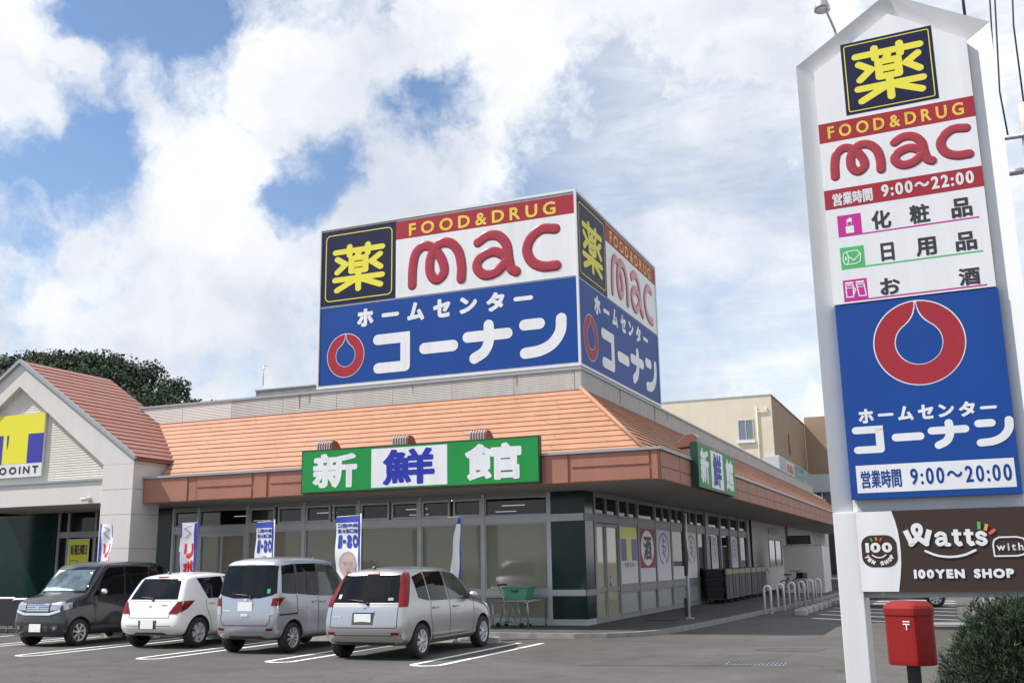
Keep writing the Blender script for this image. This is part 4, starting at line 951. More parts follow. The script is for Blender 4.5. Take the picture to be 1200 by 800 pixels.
# ------------------------------------------------------------------ cars
def lerp(a, b, t): return a + (b - a) * t
def ring(s, wscale=1.0):
    yb, ym, yt, yr, zb, zm, zt, zr, wb, wmx, wt, wr, cr = s
    z6 = lerp(zt, zr, .88); y6 = lerp(yt, yr, .88); w6 = lerp(wt, wr, .9)
    P = [(0, yb, zb), (wb * .7, yb, zb), (wb, yb, zb + .02), (lerp(wb, wmx, .8), lerp(yb, ym, .6), lerp(zb, zm, .35)), (wmx, ym, zm), (lerp(wmx, wt, .45), lerp(ym, yt, .75), lerp(zm, zt, .8)), (wt, yt, zt),
         (lerp(wt, wr, .5), lerp(yt, yr, .5), lerp(zt, zr, .5)), (w6, y6, z6), (wr - .07, yr, zr - .012), ((wr - .07) * .5, yr, zr + cr * .7), (0, yr, zr + cr)]
    return P
def car(name, label, paint, ST_, L, wheels, wr_, tw, cx, cy, rot, group='cars parked in the marked bays'):
    t = thing(name, label, 'car', (cx, cy, 0), rot, group); ORG[t.name] = Vector((0, 0, 0))
    R = [ring(s) for s in ST_]; n = len(R[0]); V = []; F = []
    def idx(i, j): return i * (2 * n - 2) + j
    for r in R:
        for p in r: V.append(p)
        for p in r[n - 2:0:-1]: V.append((-p[0], p[1], p[2]))
    m = 2 * n - 2
    for i in range(len(R) - 1):
        for j in range(m): F.append((idx(i, j), idx(i, (j + 1) % m), idx(i + 1, (j + 1) % m), idx(i + 1, j)))
    for i, bulge in ((0, -1), (len(R) - 1, 1)):       # end caps with a middle column
        mid = []
        for j in range(1, n - 1):
            p = R[i][j]; V.append((0, p[1] + bulge * .035 * (1 if p[2] < 1.1 else .6), p[2] + (0.008 if j > n - 4 else 0))); mid.append(len(V) - 1)
        col = [idx(i, 0)] + mid + [idx(i, n - 1)]
        for j in range(n - 1):
            F.append(tuple(dict.fromkeys((idx(i, j), idx(i, j + 1), col[j + 1], col[j]))))
            a, b = idx(i, (m - j) % m), idx(i, (m - j - 1) % m)
            F.append(tuple(dict.fromkeys((a, b, col[j + 1], col[j]))))
    me = bpy.data.meshes.new('b'); me.from_pydata(V, [], [f for f in F if len(f) > 2])
    bm = bmesh.new(); bm.from_mesh(me); bmesh.ops.recalc_face_normals(bm, faces=bm.faces[:]); bm.to_mesh(me); bm.free()
    me.materials.append(paint); me.polygons.foreach_set('use_smooth', [True] * len(me.polygons))
    o = bpy.data.objects.new('b', me); COL.objects.link(o)
    md = o.modifiers.new('s', 'SUBSURF'); md.levels = 2; md.render_levels = 2
    bpy.context.view_layer.update()
    full = bpy.data.meshes.new_from_object(o.evaluated_get(bpy.context.evaluated_depsgraph_get()))
    bv = bmesh.new(); bv.from_mesh(full); tree = BVHTree.FromBMesh(bv)
    # wheel arches
    cm = MB(); W2_ = max(s[9] for s in ST_)
    for y in wheels:
        for s in (1, -1): cm.lathe([(wr_ + .055, s * (W2_ - tw - .07)), (wr_ + .055, s * (W2_ + .25))], TRIMD, (0, y, wr_), 'X', 36)
    cut = cm.build('cutter'); cut.data.materials.clear(); cut.data.materials.append(TRIMD)
    o.modifiers.clear(); o.data = full
    b = o.modifiers.new('b', 'BOOLEAN'); b.object = cut; b.operation = 'DIFFERENCE'; b.solver = 'EXACT'; b.material_mode = 'TRANSFER'
    bpy.context.view_layer.update()
    res = bpy.data.meshes.new_from_object(o.evaluated_get(bpy.context.evaluated_depsgraph_get()))
    res.set_sharp_from_angle(angle=radians(42)); bpy.data.objects.remove(o); bpy.data.objects.remove(cut)
    body = bpy.data.objects.new('body', res); COL.objects.link(body); body.parent = t; ORG[body.name] = Vector((0, 0, 0))
    # wheels
    for y in wheels:
        for s in (1, -1):
            x0 = s * (W2_ - .015)
            g = MB(); r = wr_
            g.lathe([(r * .63, 0), (r * .70, s * .008), (r * .93, s * .0), (r * .985, -s * .02), (r, -s * .05), (r, -s * (tw - .04)), (r * .97, -s * tw), (r * .6, -s * tw)], RUBBER, (x0, y, r), 'X', 40, caps=False)
            w = g.build('wheel', t)
            g = MB(); g.lathe([(r * .68, -s * .004), (r * .65, s * .004), (r * .58, -s * .012), (r * .57, -s * .05)], RIM, (x0, y, r), 'X', 40, caps=False)
            g.lathe([(r * .6, -s * .05), (.001, -s * .05)], TRIMD, (x0, y, r), 'X', 30); k = 8 if tw > .16 else 7
            ns = car.spokes
            for q in range(ns):
                a = 2 * pi * q / ns + .2; c, d = cos(a), sin(a); wd0, wd1 = r * car.sw * .6, r * car.sw
                pts = []
                for rr, wd in ((.12 * r, wd0), (.60 * r, wd1)):
                    for e in (-1, 1): pts.append((rr * c - e * wd * d, rr * d + e * wd * c))
                pts = [pts[0], pts[1], pts[3], pts[2]]
                g.prism(pts, lambda a_, b_, dd: Vector((x0 + dd, y + a_, r + b_)), -s * .045, s * -.004, RIM)
            g.lathe([(r * .2, -s * .02), (r * .17, s * .004), (.002, s * .006)], RIM, (x0, y, r), 'X', 20)
            g.build('rim', w)
    # conforming patches
    def cast(side, a, b):
        if side == 'R': og, dr = Vector((3, a, b)), Vector((-1, 0, 0))
        elif side == 'L': og, dr = Vector((-3, a, b)), Vector((1, 0, 0))
        elif side == 'B': og, dr = Vector((a, -3, b)), Vector((0, 1, 0))
        elif side == 'F': og, dr = Vector((a, L + 3, b)), Vector((0, -1, 0))
        else: og, dr = Vector((a, b, 4)), Vector((0, 0, -1))
        h = tree.ray_cast(og, dr)
        if h[0] is not None and side == 'B' and h[0].y > .24 + max(0, b - .92) * .62: return None
        return (h[0], h[1]) if h[0] is not None else None
    def sample(P, k):
        ds = [0]
        for a, b in zip(P, P[1:]): ds.append(ds[-1] + hypot(b[0] - a[0], b[1] - a[1]))
        out = []
        for i in range(k + 1):
            d = ds[-1] * i / k
            for q in range(len(P) - 1):
                if d <= ds[q + 1] + 1e-9:
                    u = (d - ds[q]) / max(1e-9, ds[q + 1] - ds[q]); out.append((lerp(P[q][0], P[q + 1][0], u), lerp(P[q][1], P[q + 1][1], u))); break
        return out
    def patch(mb, side, A, B, m_, off=.006, nu=14, nv=6):
        a, b = sample(A, nu), sample(B, nu); V = []; ok = True
        for i in range(nu + 1):
            for j in range(nv + 1):
                u = j / nv; h = cast(side, lerp(a[i][0], b[i][0], u), lerp(a[i][1], b[i][1], u))
                if h is None: V.append(None)
                else: V.append(h[0] + h[1] * off)
        F = []
        for i in range(nu):
            for j in range(nv):
                q = [i * (nv + 1) + j, (i + 1) * (nv + 1) + j, (i + 1) * (nv + 1) + j + 1, i * (nv + 1) + j + 1]
                if all(V[k] is not None for k in q): F.append(q)
        used = sorted({k for f in F for k in f}); mp_ = {k: i for i, k in enumerate(used)}
        mb.add([V[k] for k in used], [[mp_[k] for k in f] for f in F], m_, True)
    def line(mb, side, P, w, m_=SEAM, off=.003):
        for (a0, a1), (b0, b1) in zip(P, P[1:]):
            d = hypot(b0 - a0, b1 - a1); nx, ny = -(b1 - a1) / d * w / 2, (b0 - a0) / d * w / 2
            patch(mb, side, [(a0 - nx, a1 - ny), (b0 - nx, b1 - ny)], [(a0 + nx, a1 + ny), (b0 + nx, b1 + ny)], m_, off, 8, 1)
    t_ = t
    class K: pass
    k = K(); k.t, k.body, k.patch, k.line, k.cast, k.L, k.W = t, body, patch, line, cast, L, W2_
    def part(name, *calls, parent=None):
        g = MB()
        for c in calls: c(g)
        return g.build(name, parent or t)
    k.part = part
    return k
car.spokes = 9; car.sw = .085
def paint(name, col, metal=0.0, rough=0.28): return mat(name, col, rough, metal=metal, coat=0.7, var=0.03, vscale=2)
def plate(k, side, z, y_out, x=0.0, w=.33, h=.165):
    hit = k.cast(side, x, z); s = -1 if side == 'B' else 1
    y = hit[0].y + s * y_out; g = MB(); g.bbox((x - w / 2, y, z - h / 2), (x + w / 2, y + .012, z + h / 2), PLATE, .004); return g.build('number_plate', k.t)
def wiper(k, side, x0, z0, x1, z1):
    g = MB(); s = -1 if side == 'B' else 1
    P = [k.cast(side, lerp(x0, x1, u), lerp(z0, z1, u))[0] + Vector((0, s * .03, 0)) for u in (0, .25, .5, .75, 1)]
    g.tube(P, .012, BLACKM, 6); h = k.cast(side, x0, z0 - .06)[0] + Vector((0, s * .02, 0)); g.tube([h, P[0]], .016, BLACKM, 6); g.build('rear_wiper', k.t)
def handle(k, side, y, z, m):
    h = k.cast(side, y, z)[0]; s = 1 if side == 'R' else -1; g = MB(); g.bbox((h.x + s * .003, y - .09, z - .016), (h.x + s * .035, y + .09, z + .016), m, .007); g.build('door_handle', k.t)
def mirror(k, side, y, z, m, glass_m=None):
    h = k.cast(side, y, z)[0]; s = 1 if side == 'R' else -1; g = MB()
    bm = bmesh.new(); bmesh.ops.create_uvsphere(bm, u_segments=14, v_segments=8, radius=1)
    V = [Vector((h.x + s * .13 + v.co.x * .105, y + v.co.y * .07, z + .05 + v.co.z * .075)) for v in bm.verts]; bm.verts.index_update(); g.add(V, [[v.index for v in f.verts] for f in bm.faces], m, True); bm.free()
    g.tube([(h.x - s * .02, y, z), (h.x + s * .08, y, z + .03)], .025, TRIMD, 8); g.build('wing_mirror', k.t)
def stalk(k, x, y):
    h = k.cast('T', x, y)[0]; g = MB(); g.tube([h, h + Vector((0, -.05, .035))], .02, BLACKM, 8); g.tube([h + Vector((0, -.03, .02)), h + Vector((0, -.17, .17))], .006, BLACKM, 6); g.build('roof_aerial', k.t)
# station: yb, ym, ybelt, yroof, zb, zm, zbelt, zroof, wbottom, wmax, wbelt, wroof, crown
# ---- silver hatchback
P_S = paint('paint_silver', (0.46, 0.46, 0.46), 0.75, .32)
NOTE = [(.10, .02, .13, .40, .30, .58, .95, 1.46, .66, .735, .735, .565, .01), (.14, .06, .16, .45, .25, .60, .96, 1.51, .75, .81, .785, .60, .02), (.45, .42, .5, .75, .22, .62, .97, 1.535, .78, .855, .82, .625, .03), (1.3, 1.3, 1.3, 1.4, .2, .62, .955, 1.56, .79, .86, .82, .64, .03),
        (2.1, 2.1, 2.1, 2.05, .2, .62, .94, 1.545, .79, .86, .82, .63, .03), (2.75, 2.75, 2.75, 2.45, .2, .62, .93, 1.49, .79, .855, .81, .60, .03), (3.2, 3.2, 3.2, 3.15, .2, .6, .90, 1.06, .78, .85, .79, .66, .03), (3.6, 3.62, 3.6, 3.55, .2, .58, .84, .94, .77, .83, .74, .62, .03),
        (3.88, 3.92, 3.82, 3.78, .22, .52, .72, .80, .7, .77, .66, .54, .02), (3.96, 4.03, 3.95, 3.90, .28, .5, .66, .70, .58, .64, .56, .44, .01)]
car.spokes, car.sw = 8, .12
k = car('parked_car', 'silver hatchback with tall red tail lamps, parked nearest the shopping cart', P_S, NOTE, 4.02, (.66, 3.265), .30, .175, -9.50, 15.92, 0)
sx = 1
k.part('rear_window', lambda g: k.patch(g, 'B', [(-.66, .97), (.66, .97)], [(-.55, 1.43), (.55, 1.43)], CARGLASS, .008, 20, 10))
for s in (1, -1):
    k.part('tail_light', lambda g: k.patch(g, 'B', [(s * .668, .90), (s * .83, .90)], [(s * .55, 1.485), (s * .70, 1.485)], LAMPR, .012, 14, 16), lambda g: k.patch(g, 'R' if s > 0 else 'L', [(.165, .92), (.235, .94)], [(.45, 1.45), (.60, 1.475)], LAMPR, .012, 6, 14))
k.part('high_brake_light', lambda g: k.patch(g, 'B', [(-.13, 1.435), (.13, 1.435)], [(-.13, 1.475), (.13, 1.475)], LAMPR, .016, 6, 2))
k.part('tailgate_gap', lambda g: k.line(g, 'B', [(-.66, .93), (-.665, .55), (.665, .55), (.66, .93)], .012), lambda g: k.line(g, 'B', [(-.66, .94), (.66, .94)], .008))
k.part('bumper_trim', lambda g: k.line(g, 'B', [(-.74, .42), (.74, .42)], .014, TRIMD), lambda g: k.patch(g, 'B', [(-.55, .255), (.55, .255)], [(-.6, .31), (.6, .31)], TRIMD, .006, 10, 2))
for s in (1, -1): k.part('reflector', lambda g: k.patch(g, 'B', [(s * .56, .43), (s * .70, .43)], [(s * .56, .475), (s * .70, .475)], LAMPR, .012, 5, 2))
plate(k, 'B', .70, .012)
k.part('plate_lip', lambda g: k.patch(g, 'B', [(-.22, .80), (.22, .80)], [(-.2, .845), (.2, .845)], CHROME, .02, 8, 3), lambda g: k.patch(g, 'B', [(-.21, .60), (.21, .60)], [(-.22, .80), (.22, .80)], TRIMD, .003, 8, 4))
k.part('emblem', lambda g: k.patch(g, 'B', [(-.04, .875), (.04, .875)], [(-.04, .92), (.04, .92)], CHROME, .012, 4, 3), lambda g: k.patch(g, 'B', [(-.62, .71), (-.44, .71)], [(-.62, .74), (-.44, .74)], CHROME, .006, 6, 2))
wiper(k, 'B', .06, .985, -.34, 1.02)
for s in ('R', 'L'):
    k.part('side_window', lambda g: k.patch(g, s, [(.62, 1.03), (.98, .975)], [(.60, 1.40), (.98, 1.47)], CARGLASS, .008, 8, 6))
    k.part('side_window', lambda g: k.patch(g, s, [(1.04, .975), (1.72, .965)], [(1.04, 1.475), (1.72, 1.475)], CARGLASS, .008, 10, 6))
    k.part('side_window', lambda g: k.patch(g, s, [(1.82, .965), (2.82, .945)], [(1.82, 1.47), (2.28, 1.425), (2.5, 1.30)], CARGLASSF, .008, 14, 7))
    k.part('door_gap', lambda g: k.line(g, s, [(1.77, 1.47), (1.77, .95), (1.75, .30)], .014), lambda g: k.line(g, s, [(2.85, .93), (2.80, .5), (2.78, .30)], .012), lambda g: k.line(g, s, [(1.02, .96), (.98, .75), (1.05, .5), (1.1, .30)], .012), lambda g: k.line(g, s, [(1.1, .29), (2.78, .29)], .01))
    k.part('sill_trim', lambda g: k.patch(g, s, [(1.1, .315), (2.7, .315)], [(1.1, .35), (2.7, .35)], P_S, .022, 16, 2))
    handle(k, s, 1.18, .85, P_S); handle(k, s, 2.02, .84, P_S); mirror(k, s, 2.62, .97, P_S)
k.part('windscreen', lambda g: k.patch(g, 'T', [(-.62, 3.06), (.62, 3.06)], [(-.54, 2.52), (.54, 2.52)], CARGLASS, .008, 14, 8))
k.part('sticker', lambda g: k.patch(g, 'B', [(.44, 1.0), (.54, 1.0)], [(.44, 1.045), (.54, 1.045)], LAMPC, .012, 3, 2), lambda g: k.patch(g, 'B', [(-.57, 1.03), (-.52, 1.03)], [(-.56, 1.1), (-.51, 1.1)], PLATE, .012, 3, 2))
for s in (1, -1): k.part('headlight', lambda g: k.patch(g, 'F', [(s * .42, .66), (s * .66, .70)], [(s * .44, .76), (s * .70, .82)], LAMPC, .01, 6, 4))
stalk(k, -.1, .62)

# ---- pale blue box van
P_B = paint('paint_pale_blue', (0.45, 0.47, 0.52), 0.65, .3)
ROOX = [(.06, .0, .05, .16, .33, .62, 1.05, 1.66, .58, .655, .655, .57, .01), (.09, .03, .08, .20, .27, .62, 1.05, 1.74, .66, .71, .695, .60, .02), (.4, .38, .4, .5, .23, .62, 1.05, 1.77, .70, .745, .72, .625, .03), (1.2, 1.2, 1.2, 1.2, .22, .62, 1.02, 1.785, .70, .745, .715, .635, .03),
        (1.9, 1.9, 1.9, 1.85, .22, .62, 1.0, 1.765, .70, .745, .715, .63, .03), (2.35, 2.35, 2.35, 2.12, .22, .62, .99, 1.71, .70, .745, .71, .61, .03), (2.75, 2.75, 2.75, 2.72, .22, .6, .95, 1.10, .69, .74, .69, .62, .03), (3.08, 3.1, 3.08, 3.02, .22, .56, .88, .97, .68, .72, .65, .56, .02),
        (3.27, 3.32, 3.26, 3.22, .24, .52, .78, .84, .6, .66, .6, .5, .01), (3.34, 3.40, 3.34, 3.31, .3, .5, .70, .74, .5, .56, .5, .4, .01)]
car.spokes, car.sw = 10, .07
k = car('parked_car', 'pale blue boxy minivan with dark rear glass between the white and silver hatchbacks', P_B, ROOX, 3.4, (.55, 2.98), .285, .165, -12.47, 16.60, 0)
k.part('rear_window', lambda g: k.patch(g, 'B', [(-.60, 1.09), (-.3, 1.03), (.3, 1.03), (.60, 1.09)], [(-.54, 1.64), (.54, 1.64)], CARGLASS, .008, 20, 10))
for s in (1, -1):
    sd = 'R' if s > 0 else 'L'
    k.part('quarter_glass', lambda g: k.patch(g, sd, [(.20, 1.12), (.62, 1.09)], [(.26, 1.63), (.62, 1.66)], CARGLASS, .006, 8, 8), lambda g: k.patch(g, 'B', [(s * .60, 1.10), (s * .66, 1.12)], [(s * .54, 1.64), (s * .60, 1.62)], CARGLASS, .005, 4, 8))
    k.part('tail_light', lambda g: k.patch(g, 'B', [(s * .545, .72), (s * .70, .74)], [(s * .60, 1.07), (s * .72, 1.07)], LAMPC, .012, 7, 10), lambda g: k.patch(g, 'B', [(s * .575, .89), (s * .70, .89)], [(s * .605, 1.03), (s * .71, 1.03)], LAMPR, .02, 6, 4), lambda g: k.patch(g, sd, [(.02, .76), (.17, .86)], [(.06, 1.04), (.22, 1.07)], LAMPC, .012, 5, 6))
    k.part('reflector', lambda g: k.patch(g, 'B', [(s * .48, .43), (s * .62, .44)], [(s * .48, .475), (s * .62, .485)], LAMPR, .012, 5, 2))
    k.part('side_window', lambda g: k.patch(g, sd, [(.70, 1.09), (1.36, 1.04)], [(.70, 1.66), (1.36, 1.665)], CARGLASS, .008, 10, 7))
    k.part('side_window', lambda g: k.patch(g, sd, [(1.44, 1.035), (2.42, 1.01)], [(1.44, 1.66), (2.02, 1.61), (2.14, 1.54)], CARGLASSF, .008, 12, 7))
    k.part('window_pillar', lambda g: k.patch(g, sd, [(1.36, 1.05), (1.44, 1.05)], [(1.36, 1.66), (1.44, 1.66)], TRIMD, .010, 2, 6)); k.part('window_pillar', lambda g: k.patch(g, sd, [(.62, 1.10), (.70, 1.10)], [(.62, 1.66), (.70, 1.66)], TRIMD, .010, 2, 6))
    k.part('door_gap', lambda g: k.line(g, sd, [(1.40, 1.04), (1.40, .30)], .013), lambda g: k.line(g, sd, [(.66, 1.08), (.68, .75)], .012), lambda g: k.line(g, sd, [(.95, .28), (2.4, .28)], .01), lambda g: k.line(g, sd, [(2.44, 1.0), (2.40, .3)], .012), lambda g: k.line(g, sd, [(.12, .72), (.68, .73)], .03, BLACKM))
    handle(k, sd, 1.28, .93, P_B); handle(k, sd, 1.54, .92, P_B); mirror(k, sd, 2.28, 1.06, P_B)
k.part('high_brake_light', lambda g: k.patch(g, 'B', [(-.1, 1.665), (.1, 1.665)], [(-.1, 1.695), (.1, 1.695)], LAMPR, .014, 4, 2))
k.part('tailgate_gap', lambda g: k.line(g, 'B', [(-.59, 1.02), (-.56, .62), (-.5, .53), (.5, .53), (.56, .62), (.59, 1.02)], .012))
k.part('bumper_trim', lambda g: k.patch(g, 'B', [(-.45, .275), (.45, .275)], [(-.36, .34), (.36, .34)], TRIMD, .008, 10, 3), lambda g: k.line(g, 'B', [(-.66, .36), (-.4, .40), (.4, .40), (.66, .36)], .02, P_B, .018))
k.part('tailgate_handle', lambda g: k.patch(g, 'B', [(-.08, .70), (.08, .70)], [(-.08, .745), (.08, .745)], CHROME, .014, 5, 3))
plate(k, 'B', .875, .012)
k.part('emblem', lambda g: k.patch(g, 'B', [(-.04, .985), (.04, .985)], [(-.04, 1.02), (.04, 1.02)], CHROME, .012, 4, 3), lambda g: k.patch(g, 'B', [(-.52, .79), (-.34, .79)], [(-.52, .815), (-.34, .815)], CHROME, .008, 5, 2))
wiper(k, 'B', .12, 1.075, -.30, 1.11)
k.part('sticker', lambda g: k.patch(g, 'B', [(.46, 1.12), (.53, 1.12)], [(.46, 1.2), (.53, 1.2)], GRNL, .012, 3, 2))
k.part('windscreen', lambda g: k.patch(g, 'T', [(-.6, 2.64), (.6, 2.64)], [(-.56, 2.2), (.56, 2.2)], CARGLASS, .008, 12, 8))
for s in (1, -1): k.part('headlight', lambda g: k.patch(g, 'F', [(s * .36, .66), (s * .54, .66)], [(s * .36, .80), (s * .56, .84)], LAMPC, .01, 6, 4))
stalk(k, .2, 2.0)

# ---- white hatchback
P_W = paint('paint_white', (0.80, 0.80, 0.77), 0.0, 0.25)
SWIFT = [(.09, .0, .13, .42, .32, .50, .93, 1.40, .60, .70, .68, .56, .01), (.12, .05, .17, .47, .27, .52, .94, 1.46, .70, .79, .755, .60, .02), (.42, .40, .45, .75, .22, .58, .95, 1.49, .76, .845, .79, .615, .03), (1.2, 1.2, 1.2, 1.3, .2, .6, .95, 1.515, .77, .845, .79, .63, .03),
         (1.8, 1.8, 1.8, 1.75, .2, .6, .94, 1.50, .77, .845, .79, .62, .03), (2.4, 2.4, 2.4, 2.1, .2, .6, .92, 1.45, .77, .845, .79, .60, .03), (2.85, 2.85, 2.85, 2.75, .2, .6, .90, 1.03, .76, .84, .77, .64, .03), (3.3, 3.32, 3.3, 3.2, .2, .56, .83, .92, .75, .82, .72, .6, .03),
         (3.55, 3.6, 3.52, 3.46, .22, .5, .72, .80, .66, .74, .64, .52, .02), (3.63, 3.70, 3.63, 3.58, .28, .48, .64, .68, .55, .6, .54, .44, .01)]
car.spokes, car.sw = 6, .2
k = car('parked_car', 'white hatchback with slanted red tail lamps beside the dark grey box car', P_W, SWIFT, 3.695, (.62, 3.01), .305, .175, -15.42, 17.28, 0)
k.part('rear_window', lambda g: k.patch(g, 'B', [(-.62, .985), (.62, .985)], [(-.50, 1.40), (.50, 1.40)], CARGLASS, .008, 18, 9))
for s in (1, -1):
    sd = 'R' if s > 0 else 'L'
    k.part('tail_light', lambda g: k.patch(g, 'B', [(s * .50, .70), (s * .72, .70)], [(s * .655, .94), (s * .80, .95)], LAMPR, .012, 7, 8), lambda g: k.patch(g, sd, [(.10, .72), (.27, .80)], [(.22, .95), (.50, .955)], LAMPR, .012, 6, 6))
    k.part('side_window', lambda g: k.patch(g, sd, [(.93, .985), (1.50, .985)], [(.70, 1.40), (1.50, 1.43)], CARGLASS, .008, 10, 7))
    k.part('side_window', lambda g: k.patch(g, sd, [(1.58, .985), (2.5, .965)], [(1.58, 1.43), (1.98, 1.39), (2.12, 1.32)], CARGLASS, .008, 12, 7))
    k.part('door_gap', lambda g: k.line(g, sd, [(1.54, 1.43), (1.54, .3)], .013), lambda g: k.line(g, sd, [(.86, .97), (.85, .8), (1.0, .5), (1.06, .3)], .012), lambda g: k.line(g, sd, [(1.06, .28), (2.45, .28)], .01))
    handle(k, sd, 1.02, .90, P_W); handle(k, sd, 1.75, .88, P_W); mirror(k, sd, 2.3, .98, P_W)
k.part('high_brake_light', lambda g: k.patch(g, 'B', [(-.14, 1.415), (.14, 1.415)], [(-.14, 1.44), (.14, 1.44)], LAMPR, .014, 4, 2))
k.part('tailgate_gap', lambda g: k.line(g, 'B', [(-.52, .70), (-.52, .62), (.52, .62), (.52, .70)], .010), lambda g: k.line(g, 'B', [(-.64, .955), (.64, .955)], .010), lambda g: k.line(g, 'B', [(-.52, .66), (.52, .66)], .05, BLACKM) if False else k.line(g, 'B', [(-.66, .90), (-.52, .70)], .009))
k.part('bumper_trim', lambda g: k.line(g, 'B', [(-.72, .46), (.72, .46)], .01, TRIMD), lambda g: k.patch(g, 'B', [(-.45, .285), (.45, .285)], [(-.35, .33), (.35, .33)], TRIMD, .006, 10, 3), lambda g: k.patch(g, 'B', [(-.22, .40), (.22, .40)], [(-.24, .57), (.24, .57)], TRIMD, .004, 8, 4))
plate(k, 'B', .485, .012)
k.part('emblem', lambda g: k.patch(g, 'B', [(-.035, .83), (.035, .83)], [(-.035, .87), (.035, .87)], CHROME, .012, 4, 3), lambda g: k.patch(g, 'B', [(.28, .86), (.42, .86)], [(.28, .885), (.42, .885)], CHROME, .008, 4, 2))
wiper(k, 'B', .02, 1.01, -.34, 1.03)
k.part('windscreen', lambda g: k.patch(g, 'T', [(-.6, 2.7), (.6, 2.7)], [(-.54, 2.2), (.54, 2.2)], CARGLASS, .008, 12, 8))
for s in (1, -1): k.part('headlight', lambda g: k.patch(g, 'F', [(s * .40, .60), (s * .62, .62)], [(s * .42, .74), (s * .68, .80)], LAMPC, .01, 6, 4))
stalk(k, 0, .62)

# ---- dark grey box car facing the road
P_G = paint('paint_dark_grey', (0.042, 0.047, 0.056), 0.55, 0.22)
NBOX = [(.06, .0, .04, .12, .3, .62, 1.02, 1.66, .58, .655, .655, .58, .01), (.09, .03, .06, .16, .26, .62, 1.03, 1.74, .66, .71, .70, .61, .02), (.5, .5, .5, .5, .22, .62, 1.03, 1.78, .70, .745, .725, .64, .03), (1.3, 1.3, 1.3, 1.3, .2, .62, 1.02, 1.785, .70, .745, .72, .645, .03),
        (2.05, 2.05, 2.05, 2.0, .2, .62, 1.02, 1.775, .70, .745, .72, .645, .03), (2.42, 2.42, 2.42, 2.30, .2, .62, 1.02, 1.745, .70, .745, .72, .63, .03), (2.68, 2.68, 2.68, 2.64, .2, .62, 1.01, 1.15, .70, .745, .715, .68, .03), (2.85, 2.85, 2.85, 2.82, .2, .62, 1.0, 1.085, .70, .745, .71, .67, .03), (3.12, 3.14, 3.12, 3.10, .2, .56, .97, 1.04, .70, .735, .69, .63, .03),
        (3.26, 3.31, 3.27, 3.24, .20, .48, .90, .985, .68, .72, .67, .60, .02), (3.31, 3.39, 3.35, 3.33, .22, .44, .84, .90, .64, .68, .64, .56, .01)]
car.spokes, car.sw = 7, .09
k = car('parked_car', 'dark grey box-shaped car with foil sunshade, its front to the road', P_G, NBOX, 3.395, (.42, 2.88), .285, .165, -18.42, 20.62, pi)
FOIL = mat('foil_sunshade', (0.80, 0.85, 0.88), 0.4, metal=0.1, bump=1.0, bscale=9, var=0.5, vscale=5)
k.part('sunshade', lambda g: k.patch(g, 'F', [(-.60, 1.16), (.60, 1.16)], [(-.54, 1.61), (.54, 1.61)], FOIL, .012, 24, 12), lambda g: k.patch(g, 'F', [(-.53, 1.62), (.53, 1.62)], [(-.52, 1.67), (.52, 1.67)], TRIMD, .011, 14, 5))
WSG = glass('windscreen_glass', (.88, .95, .95), .95)
k.part('windscreen', lambda g: k.patch(g, 'F', [(-.65, 1.13), (.65, 1.13)], [(-.57, 1.70), (.57, 1.70)], WSG, .024, 24, 14))
k.part('grille', lambda g: k.patch(g, 'F', [(-.30, .74), (.30, .74)], [(-.34, .89), (.34, .89)], TRIMD, .008, 12, 5), *[(lambda z: (lambda g: k.line(g, 'F', [(-.32, z), (.32, z)], .022, CHROME, .018)))(z) for z in (.765, .805, .845, .88)])
k.part('chrome_bar', lambda g: k.line(g, 'F', [(-.62, .76), (-.36, .69), (.36, .69), (.62, .76)], .05, CHROME, .02))
k.part('emblem', lambda g: k.line(g, 'F', [(-.038, .775), (-.045, .875)], .018, CHROME, .03), lambda g: k.line(g, 'F', [(.038, .775), (.045, .875)], .018, CHROME, .03), lambda g: k.line(g, 'F', [(-.038, .82), (.038, .82)], .018, CHROME, .03))
k.part('air_intake', lambda g: k.patch(g, 'F', [(-.40, .605), (.40, .605)], [(-.42, .66), (.42, .66)], TRIMD, .008, 10, 3), lambda g: k.patch(g, 'F', [(-.34, .33), (.34, .33)], [(-.34, .45), (.34, .45)], TRIMD, .008, 10, 3))
